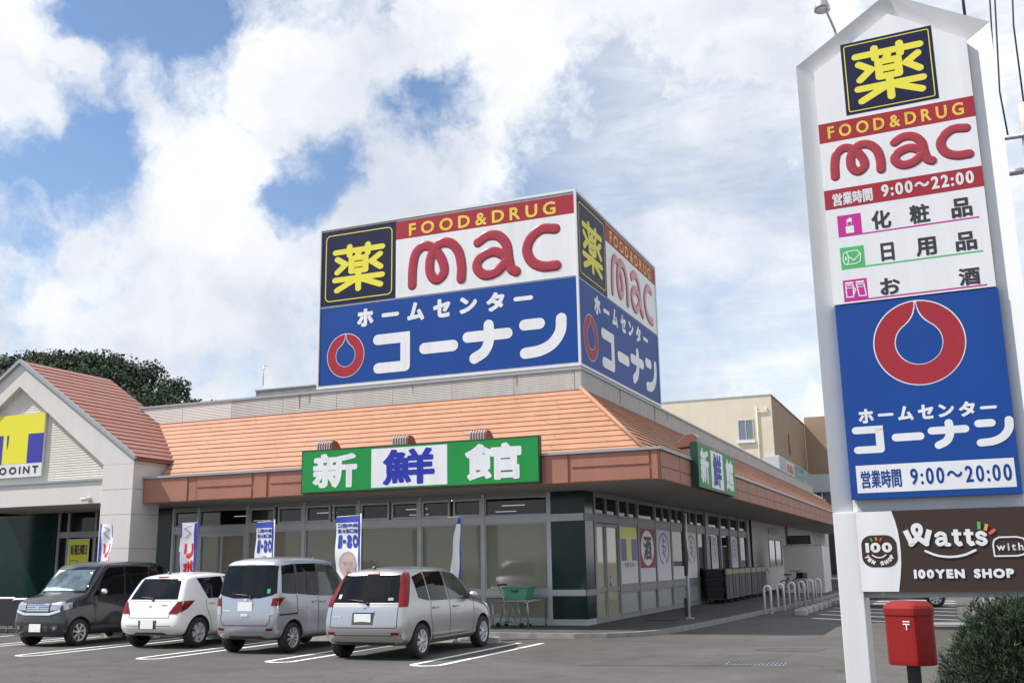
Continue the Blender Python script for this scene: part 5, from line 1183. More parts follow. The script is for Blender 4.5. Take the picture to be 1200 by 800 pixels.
for s in (1, -1):
    sd = 'R' if s > 0 else 'L'
    k.part('headlight', lambda g: k.patch(g, 'F', [(s * .35, .765), (s * .60, .78)], [(s * .36, .90), (s * .645, .95)], LAMPC, .012, 8, 5), lambda g: k.patch(g, sd, [(3.12, .81), (3.31, .77)], [(3.10, .93), (3.30, .91)], LAMPC, .012, 8, 5))
    k.part('fog_light', lambda g: k.patch(g, 'F', [(s * .44, .34), (s * .58, .34)], [(s * .44, .46), (s * .60, .46)], TRIMD, .006, 5, 4), lambda g: k.patch(g, 'F', [(s * .48, .37), (s * .55, .37)], [(s * .48, .43), (s * .55, .43)], CHROME, .014, 5, 4))
    k.part('side_window', lambda g: k.patch(g, sd, [(.22, 1.10), (.72, 1.08)], [(.26, 1.65), (.72, 1.67)], CARGLASS, .008, 8, 7))
    k.part('side_window', lambda g: k.patch(g, sd, [(.80, 1.08), (1.52, 1.06)], [(.80, 1.67), (1.52, 1.67)], CARGLASS, .008, 10, 7))
    k.part('side_window', lambda g: k.patch(g, sd, [(1.60, 1.06), (2.52, 1.05)], [(1.60, 1.67), (2.02, 1.65), (2.12, 1.60)], CARGLASS, .008, 12, 7))
    k.part('door_gap', lambda g: k.line(g, sd, [(1.56, 1.66), (1.56, .28)], .013), lambda g: k.line(g, sd, [(2.50, 1.0), (2.46, .6), (2.48, .3)], .012), lambda g: k.line(g, sd, [(.8, .27), (2.45, .27)], .01))
    handle(k, sd, 1.42, .92, P_G); handle(k, sd, 1.72, .92, P_G); mirror(k, sd, 2.36, 1.08, CHROME)
    k.part('tail_light', lambda g: k.patch(g, 'B', [(s * .56, .70), (s * .66, .70)], [(s * .58, 1.05), (s * .67, 1.05)], LAMPR, .012, 5, 8))
k.part('rear_window', lambda g: k.patch(g, 'B', [(-.58, 1.08), (.58, 1.08)], [(-.54, 1.62), (.54, 1.62)], CARGLASS, .008, 14, 8))
k.part('bonnet_gap', lambda g: k.line(g, 'F', [(-.60, .915), (.60, .915)], .012), lambda g: k.line(g, 'F', [(-.62, .25), (.62, .25)], .03, TRIMD))
plate(k, 'F', .40, .02)

# ---- small silver van far right behind the pylon, seen from the side
P_V = paint('paint_grey_silver', (0.42, 0.43, 0.45), 0.5)
car.spokes, car.sw = 8, .12
k = car('parked_car', 'grey silver minivan seen from the side beyond the brown banner', P_V, ROOX, 3.4, (.55, 2.98), .29, .165, -3.5, 37.3, -pi / 2)
for sd in ('R', 'L'):
    k.part('side_window', lambda g: k.patch(g, sd, [(.70, 1.09), (1.36, 1.04)], [(.70, 1.66), (1.36, 1.665)], CARGLASS, .008, 8, 6))
    k.part('side_window', lambda g: k.patch(g, sd, [(1.44, 1.035), (2.42, 1.01)], [(1.44, 1.66), (2.02, 1.61), (2.14, 1.54)], CARGLASS, .008, 8, 6))
    k.part('door_gap', lambda g: k.line(g, sd, [(1.40, 1.04), (1.40, .30)], .013))
for s in (1, -1): k.part('headlight', lambda g: k.patch(g, 'F', [(s * .36, .62), (s * .54, .62)], [(s * .36, .76), (s * .56, .80)], LAMPC, .01, 6, 4))
k.part('windscreen', lambda g: k.patch(g, 'T', [(-.6, 2.64), (.6, 2.64)], [(-.56, 2.2), (.56, 2.2)], CARGLASS, .008, 10, 6))
# ---- dark car at the end of the side wall
P_K = paint('paint_black', (0.012, 0.012, 0.014), 0.2)
k = car('parked_car', 'black car half hidden behind the pylon leg at the far wall end', P_K, SWIFT, 3.695, (.62, 3.01), .305, .175, -4.1, 54.5, 0)
k.part('rear_window', lambda g: k.patch(g, 'B', [(-.62, .985), (.62, .985)], [(-.50, 1.40), (.50, 1.40)], CARGLASS, .008, 10, 6))
for s in (1, -1): k.part('tail_light', lambda g: k.patch(g, 'B', [(s * .50, .70), (s * .72, .70)], [(s * .655, .94), (s * .80, .95)], LAMPR, .012, 5, 5))
plate(k, 'B', .485, .012)

# ------------------------------------------------------------------ nobori banners
def banner(label, x, y, top, wdt, side, kind, ang, loc_z=0.0, lean=0.0, hang=1.8):
    t = thing('banner_flag', label, 'banner', (x, y, loc_z), 0, 'upright banners along the shop front'); P0 = Vector((x, y, loc_z))
    pole = lambda z: P0 + Vector((lean * (z / top), 0, z))
    g = MB(); g.tube([pole(0), pole(top + .04)], .014, WHITEP if kind == 'b' else BANB, 8); g.build('pole', t)
    g = MB(); g.lathe([(.17, 0), (.17, .06), (.12, .12), (.03, .14)], WHITEP, P0, 'Z', 20); g.build('base', t)
    d = Vector((cos(ang), sin(ang), 0)) * side
    g = MB(); g.tube([pole(top), pole(top) + d * wdt + Vector((0, 0, -.02))], .009, WHITEP, 6); g.build('top_bar', t)
    nrm = Vector((-d.y, d.x, 0))
    if nrm.y > 0: nrm = -nrm
    U, V = 14, 26
    def S(a, b, off=0.0):        # a across 0..1, b down 0..1
        sq = 1 - (0.10 * sin(b * 3.0) if kind != 'e' else .88 * max(0, 1 - b * 1.15))
        wv = .045 * sin(a * 5 + b * 5.5) * (.2 + b) + .02 * sin(b * 13 + a * 2)
        return pole(top) + Vector((0, 0, -.02 - b * hang)) + d * (.02 + a * wdt * sq) + nrm * (wv + off) + d * (.05 * sin(b * 4.2) * a)
    g = MB(); vv = [S(i / U, j / V) for i in range(U + 1) for j in range(V + 1)]
    F = [(i * (V + 1) + j, (i + 1) * (V + 1) + j, (i + 1) * (V + 1) + j + 1, i * (V + 1) + j + 1) for i in range(U) for j in range(V)]
    k = len(g.v); g.v += vv; ia, ib = g.mat(BANW), g.mat(BANB)
    for q, f in enumerate(F):
        i, j = q // V, q % V
        blue = (j < 2 or i == 0) if kind in 'be' else (i < 2 or i > 12)
        if kind == 'r' and 4 < j < 10 and i > 9: blue = False
        g.f.append(f); g.mi.append(ib if blue else ia); g.sm.append(True)
    g.build('cloth', t, fix=False)
    def write(ch, box, m, bold, mirror=False):
        tmp = MB(); put_glyph(tmp, Fr((0, 0, 0), (1, 0, 0), (0, 1, 0), (0, 0, 1)), ch, box, m, bold, 0, mirror, 4)
        for f in tmp.f: w.poly([S(tmp.v[i].x, tmp.v[i].y, .006 + .3 * tmp.v[i].z) for i in f], m)
    w = MB(); hw = hang
    def BX(a0, a1, b0, b1): return (a0, b0, a1, b1)
    # glyph space: a across, b measured downward; flip so letters stand upright
    def write2(ch, a0, a1, b0, b1, m, bold, mirror=False):
        tmp = MB(); put_glyph(tmp, Fr((0, 0, 0), (1, 0, 0), (0, 1, 0), (0, 0, 1)), ch, (a0, 1 - b1, a1, 1 - b0), m, bold, 0, mirror, 4)
        for f in tmp.f: w.poly([S((1 - tmp.v[i].x) if side < 0 else tmp.v[i].x, 1 - tmp.v[i].y, .006 + tmp.v[i].z * 1.0) for i in f], m)
    if kind == 'b':
        for r, s_ in ((.085, '熱中症に'), (.155, '経口補水液')):
            n_ = len(s_)
            for q, ch in enumerate(s_): write2(ch, .94 - (q + 1) * .88 / n_, .94 - q * .88 / n_ - .02, r, r + .055, BANB, .004, True)
        for q, (ch, wd_) in enumerate(zip('OS-1', (.25, .23, .12, .14))):
            a1 = .93 - (0, .28, .54, .69)[q]; b0, b1 = (.23, .40) if ch != '-' else (.30, .325)
            write2(ch, a1 - wd_, a1, b0, b1, BANB, .018, True)
        w.build('lettering', t); w = MB()
        def oval(cx, cy, rx, ry, m, off, squ=1):
            w.poly([S(cx + rx * cos(q), cy + ry * sin(q), off) for q in [2 * pi * i / 28 for i in range(28)]], m)
        def ov(cx, cy, rx, ry, m, off):
            for i in range(12):
                for j in range(6):
                    q0, q1, r0, r1 = 2 * pi * i / 12, 2 * pi * (i + 1) / 12, j / 6, (j + 1) / 6
                    w.poly([S(cx + rx * r * cos(q), cy + ry * r * sin(q), off) for q, r in ((q0, r0), (q1, r0), (q1, r1), (q0, r1))][(1 if j == 0 else 0):], m)
        ov(.5, .60, .36, .165, HAIRG, .006); ov(.5, .62, .31, .15, SKIN, .009)
        for ex in (.38, .62): ov(ex, .60, .05, .008, HAIRG, .012); ov(ex, .575, .07, .006, HAIRG, .012)
        ov(.5, .655, .03, .012, HAIRG, .012); ov(.5, .70, .09, .007, BANR, .012)
        w.build('printed_portrait', t)
    elif kind == 'r':
        stroke_pts = [(.30, .03), (.75, .07), (.35, .13), (.7, .2)]
        for a, b in zip(stroke_pts, stroke_pts[1:]):
            for q in range(6):
                u0, u1 = q / 6, (q + 1) / 6; A, B = (lerp(a[0], b[0], u0), lerp(a[1], b[1], u0)), (lerp(a[0], b[0], u1), lerp(a[1], b[1], u1))
                w.poly([S(A[0] - .07, A[1], .007), S(A[0] + .07, A[1], .007), S(B[0] + .07, B[1], .007), S(B[0] - .07, B[1], .007)], HAIRG)
        for q, ch in enumerate('リポビ'): write2(ch, .27, .84, .27 + q * .225, .475 + q * .225, BANR, .022)
        w.build('lettering', t)
    return t
banner('white and red banner rippling beside the cream entrance pillar', -20.38, 20.9, 2.78, .45, 1, 'r', -.15, lean=.02)
banner('white and red banner with blue edge between the grey box car and the white car', -17.19, 20.75, 2.72, .42, -1, 'r', .25, lean=.10)
banner('white banner with mirrored blue OS-1 lettering behind the blue minivan, its left edge', -14.78, 20.7, 2.68, .48, -1, 'b', .05)
banner('large white banner with mirrored blue OS-1 lettering and portrait, right of the blue minivan roof', -12.40, 20.7, 2.74, .66, -1, 'b', -.02)
banner('slim blue and white banner seen edge-on behind the silver hatchback', -9.84, 20.6, 2.62, .36, -1, 'e', 1.15, lean=.02)

# wheel stops behind the cars' bays
for i, x in enumerate((-9.0, -10.0, -11.95, -13.0, -14.9, -15.95, -17.9, -18.95)):
    g = MB(); P = [(-.075, 0), (.075, 0), (.055, .12), (-.055, .12)]
    g.prism(P, lambda a, b, d: Vector((x + d, 20.15 + a, b)), -.28, .28, CONC)
    tag(g.build('wheel_stop', loc=(x, 20.15, 0)), ('concrete wheel stop at the front tyres of the silver hatchback' if i < 2 else 'concrete wheel stop in the shade under the front of a parked car'), 'wheel stop', 'concrete wheel stops')
t = thing('guard_hoop', 'white painted steel guard hoop at the front corner of the silver hatchback', 'guard rail', (-9.3, 20.5, 0))
g = MB(); g.tube([(-9.85, 20.5, 0), (-9.85, 20.5, .62), (-9.8, 20.5, .74), (-9.7, 20.5, .80), (-9.31, 20.5, .80), (-9.2, 20.5, .74), (-9.15, 20.5, .62), (-9.14, 20.5, 0)], .045, HOOPW, 10); g.build('hoop', t)
for x in (-9.85, -9.14): g = MB(); g.box((x - .1, 20.4, 0), (x + .1, 20.6, .012), STEEL); g.build('foot_plate', t)

# dark guard boards with a pale top rail at the entrance edge
for x0, x1, y, lab in ((-22.3, -20.7, 20.05, 'black rounded guard board with pale top rail behind the nose of the grey box car'), (-25.2, -23.1, 20.9, 'black rounded guard board with pale top rail at the left edge by the entrance')):
    t = thing('guard_board', lab, 'guard rail', ((x0 + x1) / 2, y, 0), 0, 'guard boards at the entrance'); r = .14
    P = [(x0 + r, .2), (x1 - r, .2), (x1 - .03, .2 + r), (x1, .42), (x1, .84), (x1 - .05, .89), (x0 + .05, .89), (x0, .84), (x0, .42), (x0 + .03, .2 + r)]
    g = MB(); g.prism(P, lambda a, b, d: Vector((a, y + d, b)), -.05, .05, BLACKM); g.build('board', t)
    g = MB(); g.tube([(x0 - .01, y, .80), (x0 + .03, y, .87), (x0 + .12, y, .905), (x1 - .12, y, .905), (x1 - .03, y, .87), (x1 + .01, y, .80)], .035, WHITEP, 10); g.build('top_rail', t)
    for x in (x0 + .3, x1 - .3): g = MB(); g.tube([(x, y + .02, 0), (x, y + .02, .25)], .03, STEEL, 8); g.build('leg', t)

# shopping cart with a green basket
t = thing('shopping_cart', 'steel shopping cart parked at the front window beside the corner pillar', 'cart', (-10.05, 23.9, .085)); z = .085
y0, y1 = 23.65, 24.15
g = MB()
for y in (y0, y1):
    g.tube([(-10.62, y, z + .09), (-9.55, y, z + .13)], .013, STEEL, 6); g.tube([(-10.55, y, z + .1), (-10.42, y, z + .62), (-10.58, y, z + 1.0)], .013, STEEL, 6); g.tube([(-10.35, y, z + .1), (-10.48, y, z + .6)], .011, STEEL, 6); g.tube([(-10.0, y, z + .12), (-10.08, y, z + .60)], .010, STEEL, 6)
    g.tube([(-10.48, y, z + .63), (-9.65, y, z + .64)], .012, STEEL, 6)
for x in (-10.45, -10.2, -9.95, -9.7): g.tube([(x, y0, z + .63), (x, y1, z + .63)], .008, STEEL, 6); g.tube([(x, y0, z + .115), (x, y1, z + .115)], .008, STEEL, 6)
g.build('frame', t)
g = MB(); g.tube([(-10.59, y0 - .02, z + 1.0), (-10.59, y1 + .02, z + 1.0)], .022, BLACKM, 8); g.build('push_bar', t)
for x in (-10.6, -9.98):
    for y in (y0, y1):
        g = MB(); g.lathe([(.02, -.018), (.055, -.018), (.06, 0), (.055, .018), (.02, .018)], RUBBER, (x, y, z + .06), 'Y', 16); g.tube([(x, y, z + .06), (x, y, z + .12)], .012, STEEL, 6); g.build('caster', t)
t = thing('shopping_basket', 'bright green plastic basket riding on the shopping cart', 'basket', (-10.1, 23.9, .73))
g = MB(); A = [(-10.40, 23.70), (-9.90, 23.70), (-9.90, 24.10), (-10.40, 24.10)]; B = [(-10.48, 23.64), (-9.80, 23.64), (-9.80, 24.16), (-10.48, 24.16)]; za, zb = .735, 1.02
for i in range(4):
    j = (i + 1) % 4; g.poly([(*A[i], za), (*A[j], za), (*B[j], zb), (*B[i], zb)], BASKET)
    g.tube([(*B[i], zb), (*B[j], zb)], .018, BASKET, 6)
g.poly([(*p, za) for p in A], BASKET); g.build('tub', t)
g = MB(); g.box((-10.22, 23.60, .93), (-10.05, 23.655, .96), BLACKM); g.build('handle', t)
t.location.x += .32
for o_ in bpy.data.objects:
    if o_.name == 'shopping_cart': o_.location.x += .32
t = thing('cart_rail', 'low grey steel rail standing at the front window next to the green pillar', 'rail', (-9.5, 23.6, .085))
g = MB(); g.tube([(-10.3, 23.4, .70), (-9.50, 23.4, .72), (-9.40, 23.4, .66), (-9.38, 23.4, .085)], .02, STEEL, 8); g.tube([(-9.38, 23.4, .2), (-9.38, 24.3, .2)], .014, STEEL, 6); g.tube([(-9.38, 23.4, .70), (-9.30, 24.35, .72), (-9.30, 24.35, .085)], .018, STEEL, 8); g.tube([(-10.3, 23.4, .70), (-10.3, 23.4, .085)], .018, STEEL, 8); g.build('tube_frame', t)

# slim pole with a rolled dark banner
t = thing('banner_pole', 'slim white pole with a dark furled banner at the kerb corner of the side walk', 'pole', (-6.5, 27.7, .085))
g = MB(); g.tube([(-6.5, 27.7, .085), (-6.47, 27.7, 2.85)], .03, WHITEP, 10); g.build('pole', t)
g = MB(); g.tube([(-6.53, 27.68, 1.2), (-6.50, 27.66, 1.7), (-6.535, 27.68, 2.3), (-6.50, 27.67, 2.8)], [.05, .065, .05, .04], CAGE, 9); g.build('furled_cloth', t)
g = MB(); g.box((-6.62, 27.66, .15), (-6.54, 27.74, .62), BLACKM); g.box((-6.58, 27.6, .085), (-6.40, 27.82, .12), CONC); g.build('base', t)
t = thing('rubber_mat', 'black flat patch lying on the side walk below the slim pole', 'mat', (-7.2, 27.2, .085)); g = MB(); g.box((-7.5, 26.9, .085), (-6.7, 27.3, .10), BLACKM); g.build('sheet', t); g = MB(); g.box((-7.45, 26.95, .1), (-6.75, 27.25, .104), CAGE); g.build('ribs', t)

# grey roll racks lined up on the side walk
def rack(y, lab, end):
    t = thing('display_rack', lab, 'rack', (-7.7, y + .6, .085), 0, 'grey roll racks on the side walk'); z = .085
    g = MB(); g.box((-7.34, y + .05, z + .17), (-7.30, y + 1.16, z + 1.02), CAGE); g.box((-7.30, y + .40, z + .24), (-7.285, y + .80, z + .95), TRIMD); g.build('front_board', t)
    g = MB(); g.box((-7.345, y + .05, z + 1.022), (-7.295, y + 1.16, z + 1.19), CARDB); g.build('head_board', t)
    g = MB()
    for x in (-8.05, -7.36):
        for yy in (y + .03, y + 1.17): g.tube([(x, yy, z + .12), (x, yy, z + 1.2)], .018, BLACKM, 6)
    for q in (.16, .5, .84, 1.18): g.box((-8.05, y + .02, z + q - .012), (-7.35, y + 1.18, z + q + .012), CAGE)
    g.box((-8.06, y + .04, z + .16), (-8.04, y + 1.16, z + 1.2), BLACKM); g.build('shelf_frame', t)
    for x in (-7.95, -7.4):
        for yy in (y + .12, y + 1.08): g = MB(); g.lathe([(.02, -.02), (.06, -.02), (.06, .02), (.02, .02)], RUBBER, (x, yy, z + .06), 'X', 12); g.build('caster', t)
    if end:
        g = MB()
        for a, b in ((.18, .48), (.52, .82), (.86, 1.16)): g.box((-8.0, y + .0, z + a), (-7.42, y + .03, z + b), BLACKM)
        g.build('dark_tray', t)
for i in range(7): rack(37.0 + i * 1.24 + (.12 if i > 3 else 0), 'grey roll rack with black trays on its open end, nearest in the row' if i == 0 else 'grey boarded roll rack with closed ends in the row on the side walk', i == 0)

# white hoops, kerb blocks, bicycle, enclosure
hoop = None
for i, y in enumerate((32.1, 34.3, 36.4, 38.4, 40.35, 42.3)):
    x = -5.13 + .065 * i
    lab = ['white hoop bollard nearest the camera in the row beside the shop wall', 'second white hoop bollard from the near end of the row', 'third white hoop bollard from the near end, left of the bicycle', 'fourth white hoop bollard from the near end, in front of the bicycle wheel', 'second white hoop bollard from the far end of the row', 'white hoop bollard at the far end of the row before the pale enclosure'][i]
    if hoop is None:
        t = thing('hoop_bollard', lab, 'bollard', (0, 0, 0), 0, 'white hoop bollards in a row'); g = MB(); P = [(-.095, 0, 0), (-.095, 0, .72)] + [(-.095 * cos(a), 0, .72 + .09 * sin(a)) for a in [pi * q / 8 for q in range(1, 8)]] + [(.095, 0, .72), (.095, 0, 0)]
        g.tube(P, .036, HOOPW, 10); g.build('hoop', t)
        for s in (-.095, .095): g = MB(); g.lathe([(.065, 0), (.065, .012), (.04, .016)], STEEL, (s, 0, 0), 'Z', 14); g.build('base_ring', t)
        hoop = t
    else: t = copy_tree(hoop); t['label'] = lab
    t.location = (x, y, 0.0)
blk = None
for i in range(9):
    lab = 'weathered kerb block nearest the camera at the edge of the hatched bay' if i == 0 else 'weathered kerb block in the line edging the hatched bay'
    if blk is None:
        blk = thing('kerb_block', lab, 'kerb block', (0, 0, 0), 0, 'kerb blocks beside the hatched bay'); bm = bmesh.new(); g = MB()
        g.bbox((-.17, -.33, 0), (.17, .33, .17), CONC, .03); g.build('block', blk); g = MB(); g.box((-.05, -.15, .1701), (.05, .15, .173), CAGE); g.build('top_mark', blk); t = blk
    else: t = copy_tree(blk); t['label'] = lab
    t.location = (-4.1 + .03 * i + random.uniform(-.03, .03), 31.3 + i * 1.12, 0); t.rotation_euler = (0, 0, random.uniform(-.06, .06))
t = thing('enclosure_wall', 'pale boxy enclosure with a flat side standing beyond the bicycle', 'enclosure', (-6.0, 49.5, .085))
g = MB(); g.box((-7.0, 49.0, .085), (-5.28, 52, 2.16), WALLW); g.build('panel', t); g = MB(); g.box((-7.02, 48.98, 2.16), (-5.26, 52.02, 2.2), GUTT); g.build('cap', t)
g = MB(); g.box((-5.28, 49.0, .2), (-5.25, 49.35, 2.1), WHITEP); g.build('corner_post', t)
t = thing('air_conditioner', 'black air conditioner unit fixed above the pale enclosure under the canopy', 'air conditioner', (-6.6, 51, 2.3)); g = MB(); g.bbox((-7.0, 50.5, 2.26), (-5.9, 51.2, 2.66), BLACKM, .03); g.build('casing', t); g = MB()
for i in range(7): g.box((-6.9, 50.485, 2.3 + i * .045), (-6.0, 50.498, 2.32 + i * .045), CAGE)
g.build('grille', t)
g = MB(); g.box((-6.9, 50.55, 2.2), (-6.8, 51.1, 2.26), STEEL); g.box((-6.1, 50.55, 2.2), (-6.0, 51.1, 2.26), STEEL); g.build('bracket', t)
# bicycle
t = thing('bicycle', 'dark bicycle parked against the shaded wall behind the white hoops', 'bicycle', (-6.2, 43.6, .085)); z = .085; bx = -6.25
F_, R_ = 44.2, 43.1
ya, yb = 43.0, 44.08
for y in (ya, yb):
    g = MB(); n = 32; g.tube([(bx, y + .33 * cos(2 * pi * i / n), z + .34 + .33 * sin(2 * pi * i / n)) for i in range(n + 1)], .02, RUBBER, 6, False)
    w = g.build('wheel', t); g = MB()
    for i in range(12): a = 2 * pi * i / 12; g.tube([(bx, y, z + .34), (bx, y + .32 * cos(a), z + .34 + .32 * sin(a))], .003, STEEL, 4)
    g.build('spokes', w)
g = MB(); bb = (bx, 43.45, z + .30); st = (bx, 43.28, z + .80); hd = (bx, 43.88, z + .82)
for a, b in ((bb, st), (bb, hd), ((bx, 43.38, z + .55), hd), (bb, (bx, ya, z + .34)), (st, (bx, ya, z + .34)), (hd, (bx, yb, z + .34)), (hd, (bx, 43.84, z + 1.0))): g.tube([a, b], .019, BLACKM, 8)
g.build('frame', t)
g = MB(); g.bbox((bx - .1, 43.12, z + .86), (bx + .1, 43.40, z + .92), BLACKM, .025); g.tube([st, (bx, 43.26, z + .88)], .013, STEEL, 6); g.build('saddle', t)
g = MB(); g.tube([(bx - .3, 43.68, z + 1.03), (bx - .22, 43.82, z + 1.04), (bx, 43.86, z + 1.0), (bx + .22, 43.82, z + 1.04), (bx + .3, 43.68, z + 1.03)], .014, BLACKM, 8); g.build('handlebar', t)
g = MB(); g.bbox((bx - .17, 43.98, z + .72), (bx + .17, 44.28, z + .96), BLACKM, .03); g.build('front_basket', t)
g = MB(); g.tube([(bx - .12, 43.45, z + .30), (bx + .12, 43.45, z + .30)], .016, STEEL, 6); g.lathe([(.09, -.01), (.09, .01)], STEEL, bb, 'X', 20); g.build('crank', t)
t.rotation_euler = (0, 0, -.55); t.location.x += .35
# tap stand by the wall
t = thing('water_tap', 'thin dark standpipe tap against the side wall past the racks', 'tap', (-7.6, 47.2, .085)); g = MB(); g.tube([(-7.6, 47.2, .085), (-7.6, 47.2, 1.3)], .03, BLACKM, 8); g.build('standpipe', t)
g = MB(); g.tube([(-7.6, 47.2, 1.1), (-7.42, 47.1, 1.12), (-7.38, 47.08, 1.0)], .025, STEEL, 8); g.tube([(-7.52, 47.1, 1.22), (-7.4, 47.1, 1.22)], .015, BLACKM, 6); g.build('spout', t)

# ------------------------------------------------------------------ postbox
PB = thing('postbox', 'red roadside postbox with a white postal mark on a dark post', 'postbox', (-.37, 9.8, 0)); cx, cy = -.37, 9.8
g = MB(); g.box((cx - .055, cy - .055, 0), (cx + .055, cy + .055, .70), BLACKM); g.build('post', PB)
prof = [(-.195, .04), (-.195, -.075), (-.18, -.10), (.015, -.175), (.045, -.18), (.07, -.172), (.18, -.085), (.195, -.06), (.195, .04), (.19, .14), (-.19, .14)]
g = MB(); zs = [(.695, .93), (.70, .985), (.73, 1.0), (1.10, 1.0), (1.105, 1.0)]; V = []
for z, s in zs: V += [(cx + a * s, cy + b * s, z) for a, b in prof]
n = len(prof); F = [(i * n + j, i * n + (j + 1) % n, (i + 1) * n + (j + 1) % n, (i + 1) * n + j) for i in range(len(zs) - 1) for j in range(n)] + [tuple(range(n))[::-1], tuple((len(zs) - 1) * n + j for j in range(n))]
g.add(V, F, POSTR); g.build('body', PB)
g = MB(); zs = [(1.106, 1.03), (1.11, 1.05), (1.165, 1.05), (1.19, 1.0), (1.215, .80), (1.225, .45)]; V = []
for z, s in zs: V += [(cx + a * s, cy + b * s, z) for a, b in prof]
F = [(i * n + j, i * n + (j + 1) % n, (i + 1) * n + (j + 1) % n, (i + 1) * n + j) for i in range(len(zs) - 1) for j in range(n)] + [tuple(range(n))[::-1], tuple((len(zs) - 1) * n + j for j in range(n))]
g.add(V, F, POSTR); g.build('cap', PB)
g = MB(); fr = Fr((cx - .02, cy - .167, 1.02), Vector((.195, -.075, 0)).normalized(), (0, 0, 1), Vector((-.075, -.195, 0)).normalized()); stroke(g, fr, [(-.03, .04), (.03, .04)], .010, SIGNW, .002, butt=True); stroke(g, fr, [(-.03, .018), (.03, .018)], .010, SIGNW, .002, butt=True); stroke(g, fr, [(0, .018), (0, -.03)], .010, SIGNW, .002, butt=True)
g.build('postal_mark', PB)
t = thing('stone_post', 'squat grey concrete gate post between the postbox and the conifer', 'gate post', (-.09, 10.7, 0)); g = MB(); g.bbox((-.20, 10.6, 0), (.08, 10.85, .955), STONE, .01); g.build('shaft', t); g = MB(); g.bbox((-.21, 10.59, .956), (.09, 10.86, .985), KERBM, .006); g.build('cap', t)

# ------------------------------------------------------------------ shrubs
def conifer(name, label, c, H, R, n, leaf, mats, seed, group=None):
    random.seed(seed); t = thing(name, label, 'shrub', c, 0, group); c = Vector(c)
    g = MB()
    for i in range(7):
        a = random.uniform(0, 2 * pi); e = random.uniform(.4, 1.0); g.tube([c, c + Vector((cos(a) * R * .35, sin(a) * R * .35, H * .4)), c + Vector((cos(a) * R * .7, sin(a) * R * .7, H * .85 * e))], [.035, .02, .006], BARK, 6)
    g.build('stem', t)
    g = MB()
    sp = []
    for _ in range(n):
        a = random.uniform(0, 2 * pi); u = random.random(); z = u ** .8
        rr = R * (1 - .55 * z * z) * random.uniform(.35, 1.0) * (1 + .16 * sin(3 * a + seed) + .1 * sin(7 * a)); sp.append(c + Vector((rr * cos(a), rr * sin(a), .02 + z * H * random.uniform(.85, 1.05))))
    for p in sp:
        out = (p - c - Vector((0, 0, H * .3))); out = (out.normalized() + Vector((random.uniform(-.5, .5), random.uniform(-.5, .5), random.uniform(.1, .8)))).normalized()
        L = leaf * random.uniform(.6, 1.5); s = out.orthogonal().normalized(); s2 = out.cross(s); m = mats[1] if random.random() < .16 else mats[0]
        for b in range(9):
            th = random.uniform(0, 2 * pi); d = (out * random.uniform(.7, 1) + (s * cos(th) + s2 * sin(th)) * random.uniform(.35, 1.1)).normalized(); w = d.cross(Vector((random.uniform(-1, 1), random.uniform(-1, 1), random.uniform(-1, 1)))).normalized() * leaf * .07
            o = p + out * L * random.uniform(-.3, .6); e = o + d * L * random.uniform(.5, 1)
            g.poly([o - w, o + w, e + w * .25, e - w * .25], m)
    g.build('foliage', t, fix=False)
    return t
cn = conifer('conifer_shrub', 'dark feathery conifer bush beside the postbox at the right edge', (.50, 8.75, 0), 1.20, .80, 10500, .052, (SHRUB, SHRUB2), 3)
random.seed(5)
for q, (a, L) in enumerate(((2.6, .42), (2.95, .36), (2.2, .34))):
    g = MB(); b0 = Vector((.22, 8.9, .98 - .08 * q)); P = [b0 + Vector((cos(a) * L * u, sin(a) * L * .4 * u, .16 * u - .22 * u * u)) for u in (0, .25, .5, .75, 1)]; g.tube(P, .004, FERN, 5)
    for i in range(30):
        u = .1 + .88 * i / 29; k = min(3, int(u * 4)); f = u * 4 - k; p = P[k].lerp(P[k + 1], f); d = (P[k + 1] - P[k]).normalized()
        for s in (1, -1):
            side = d.cross(Vector((0, 0, 1))).normalized() * s; e = p + (side * .8 + d * .5 + Vector((0, 0, -.35))) * .085 * (1.1 - u * .6); w = d * .0035
            g.poly([p - w, p + w, e + w * .3, e - w * .3], FERN)
    g.build('frond', cn, fix=False)
conifer('leafy_shrub', 'dark shrub further back at the right edge behind the yellow post', (1.95, 24.5, 0), 1.25, .85, 1500, .13, (SHRUB, SHRUB2), 8)
t = thing('yellow_post', 'short yellow and black marker post beyond the conifer', 'marker post', (1.36, 38, 0)); g = MB(); g.tube([(1.36, 38, 0), (1.36, 38, .62)], .10, YELB, 12); g.build('post', t)
for z in (.18, .42): g = MB(); g.lathe([(.103, z), (.103, z + .09)], BLACKM, (1.36, 38, 0), 'Z', 14, caps=False); g.build('black_band', t)
t = thing('grey_box', 'low grey meter box standing left of the yellow marker post', 'box', (1.1, 40.5, 0)); g = MB(); g.bbox((.95, 40.3, 0), (1.35, 40.6, .35), GREYP, .02); g.build('casing', t); g = MB(); g.box((.98, 40.285, .08), (1.14, 40.298, .3), ALUD); g.build('door', t)

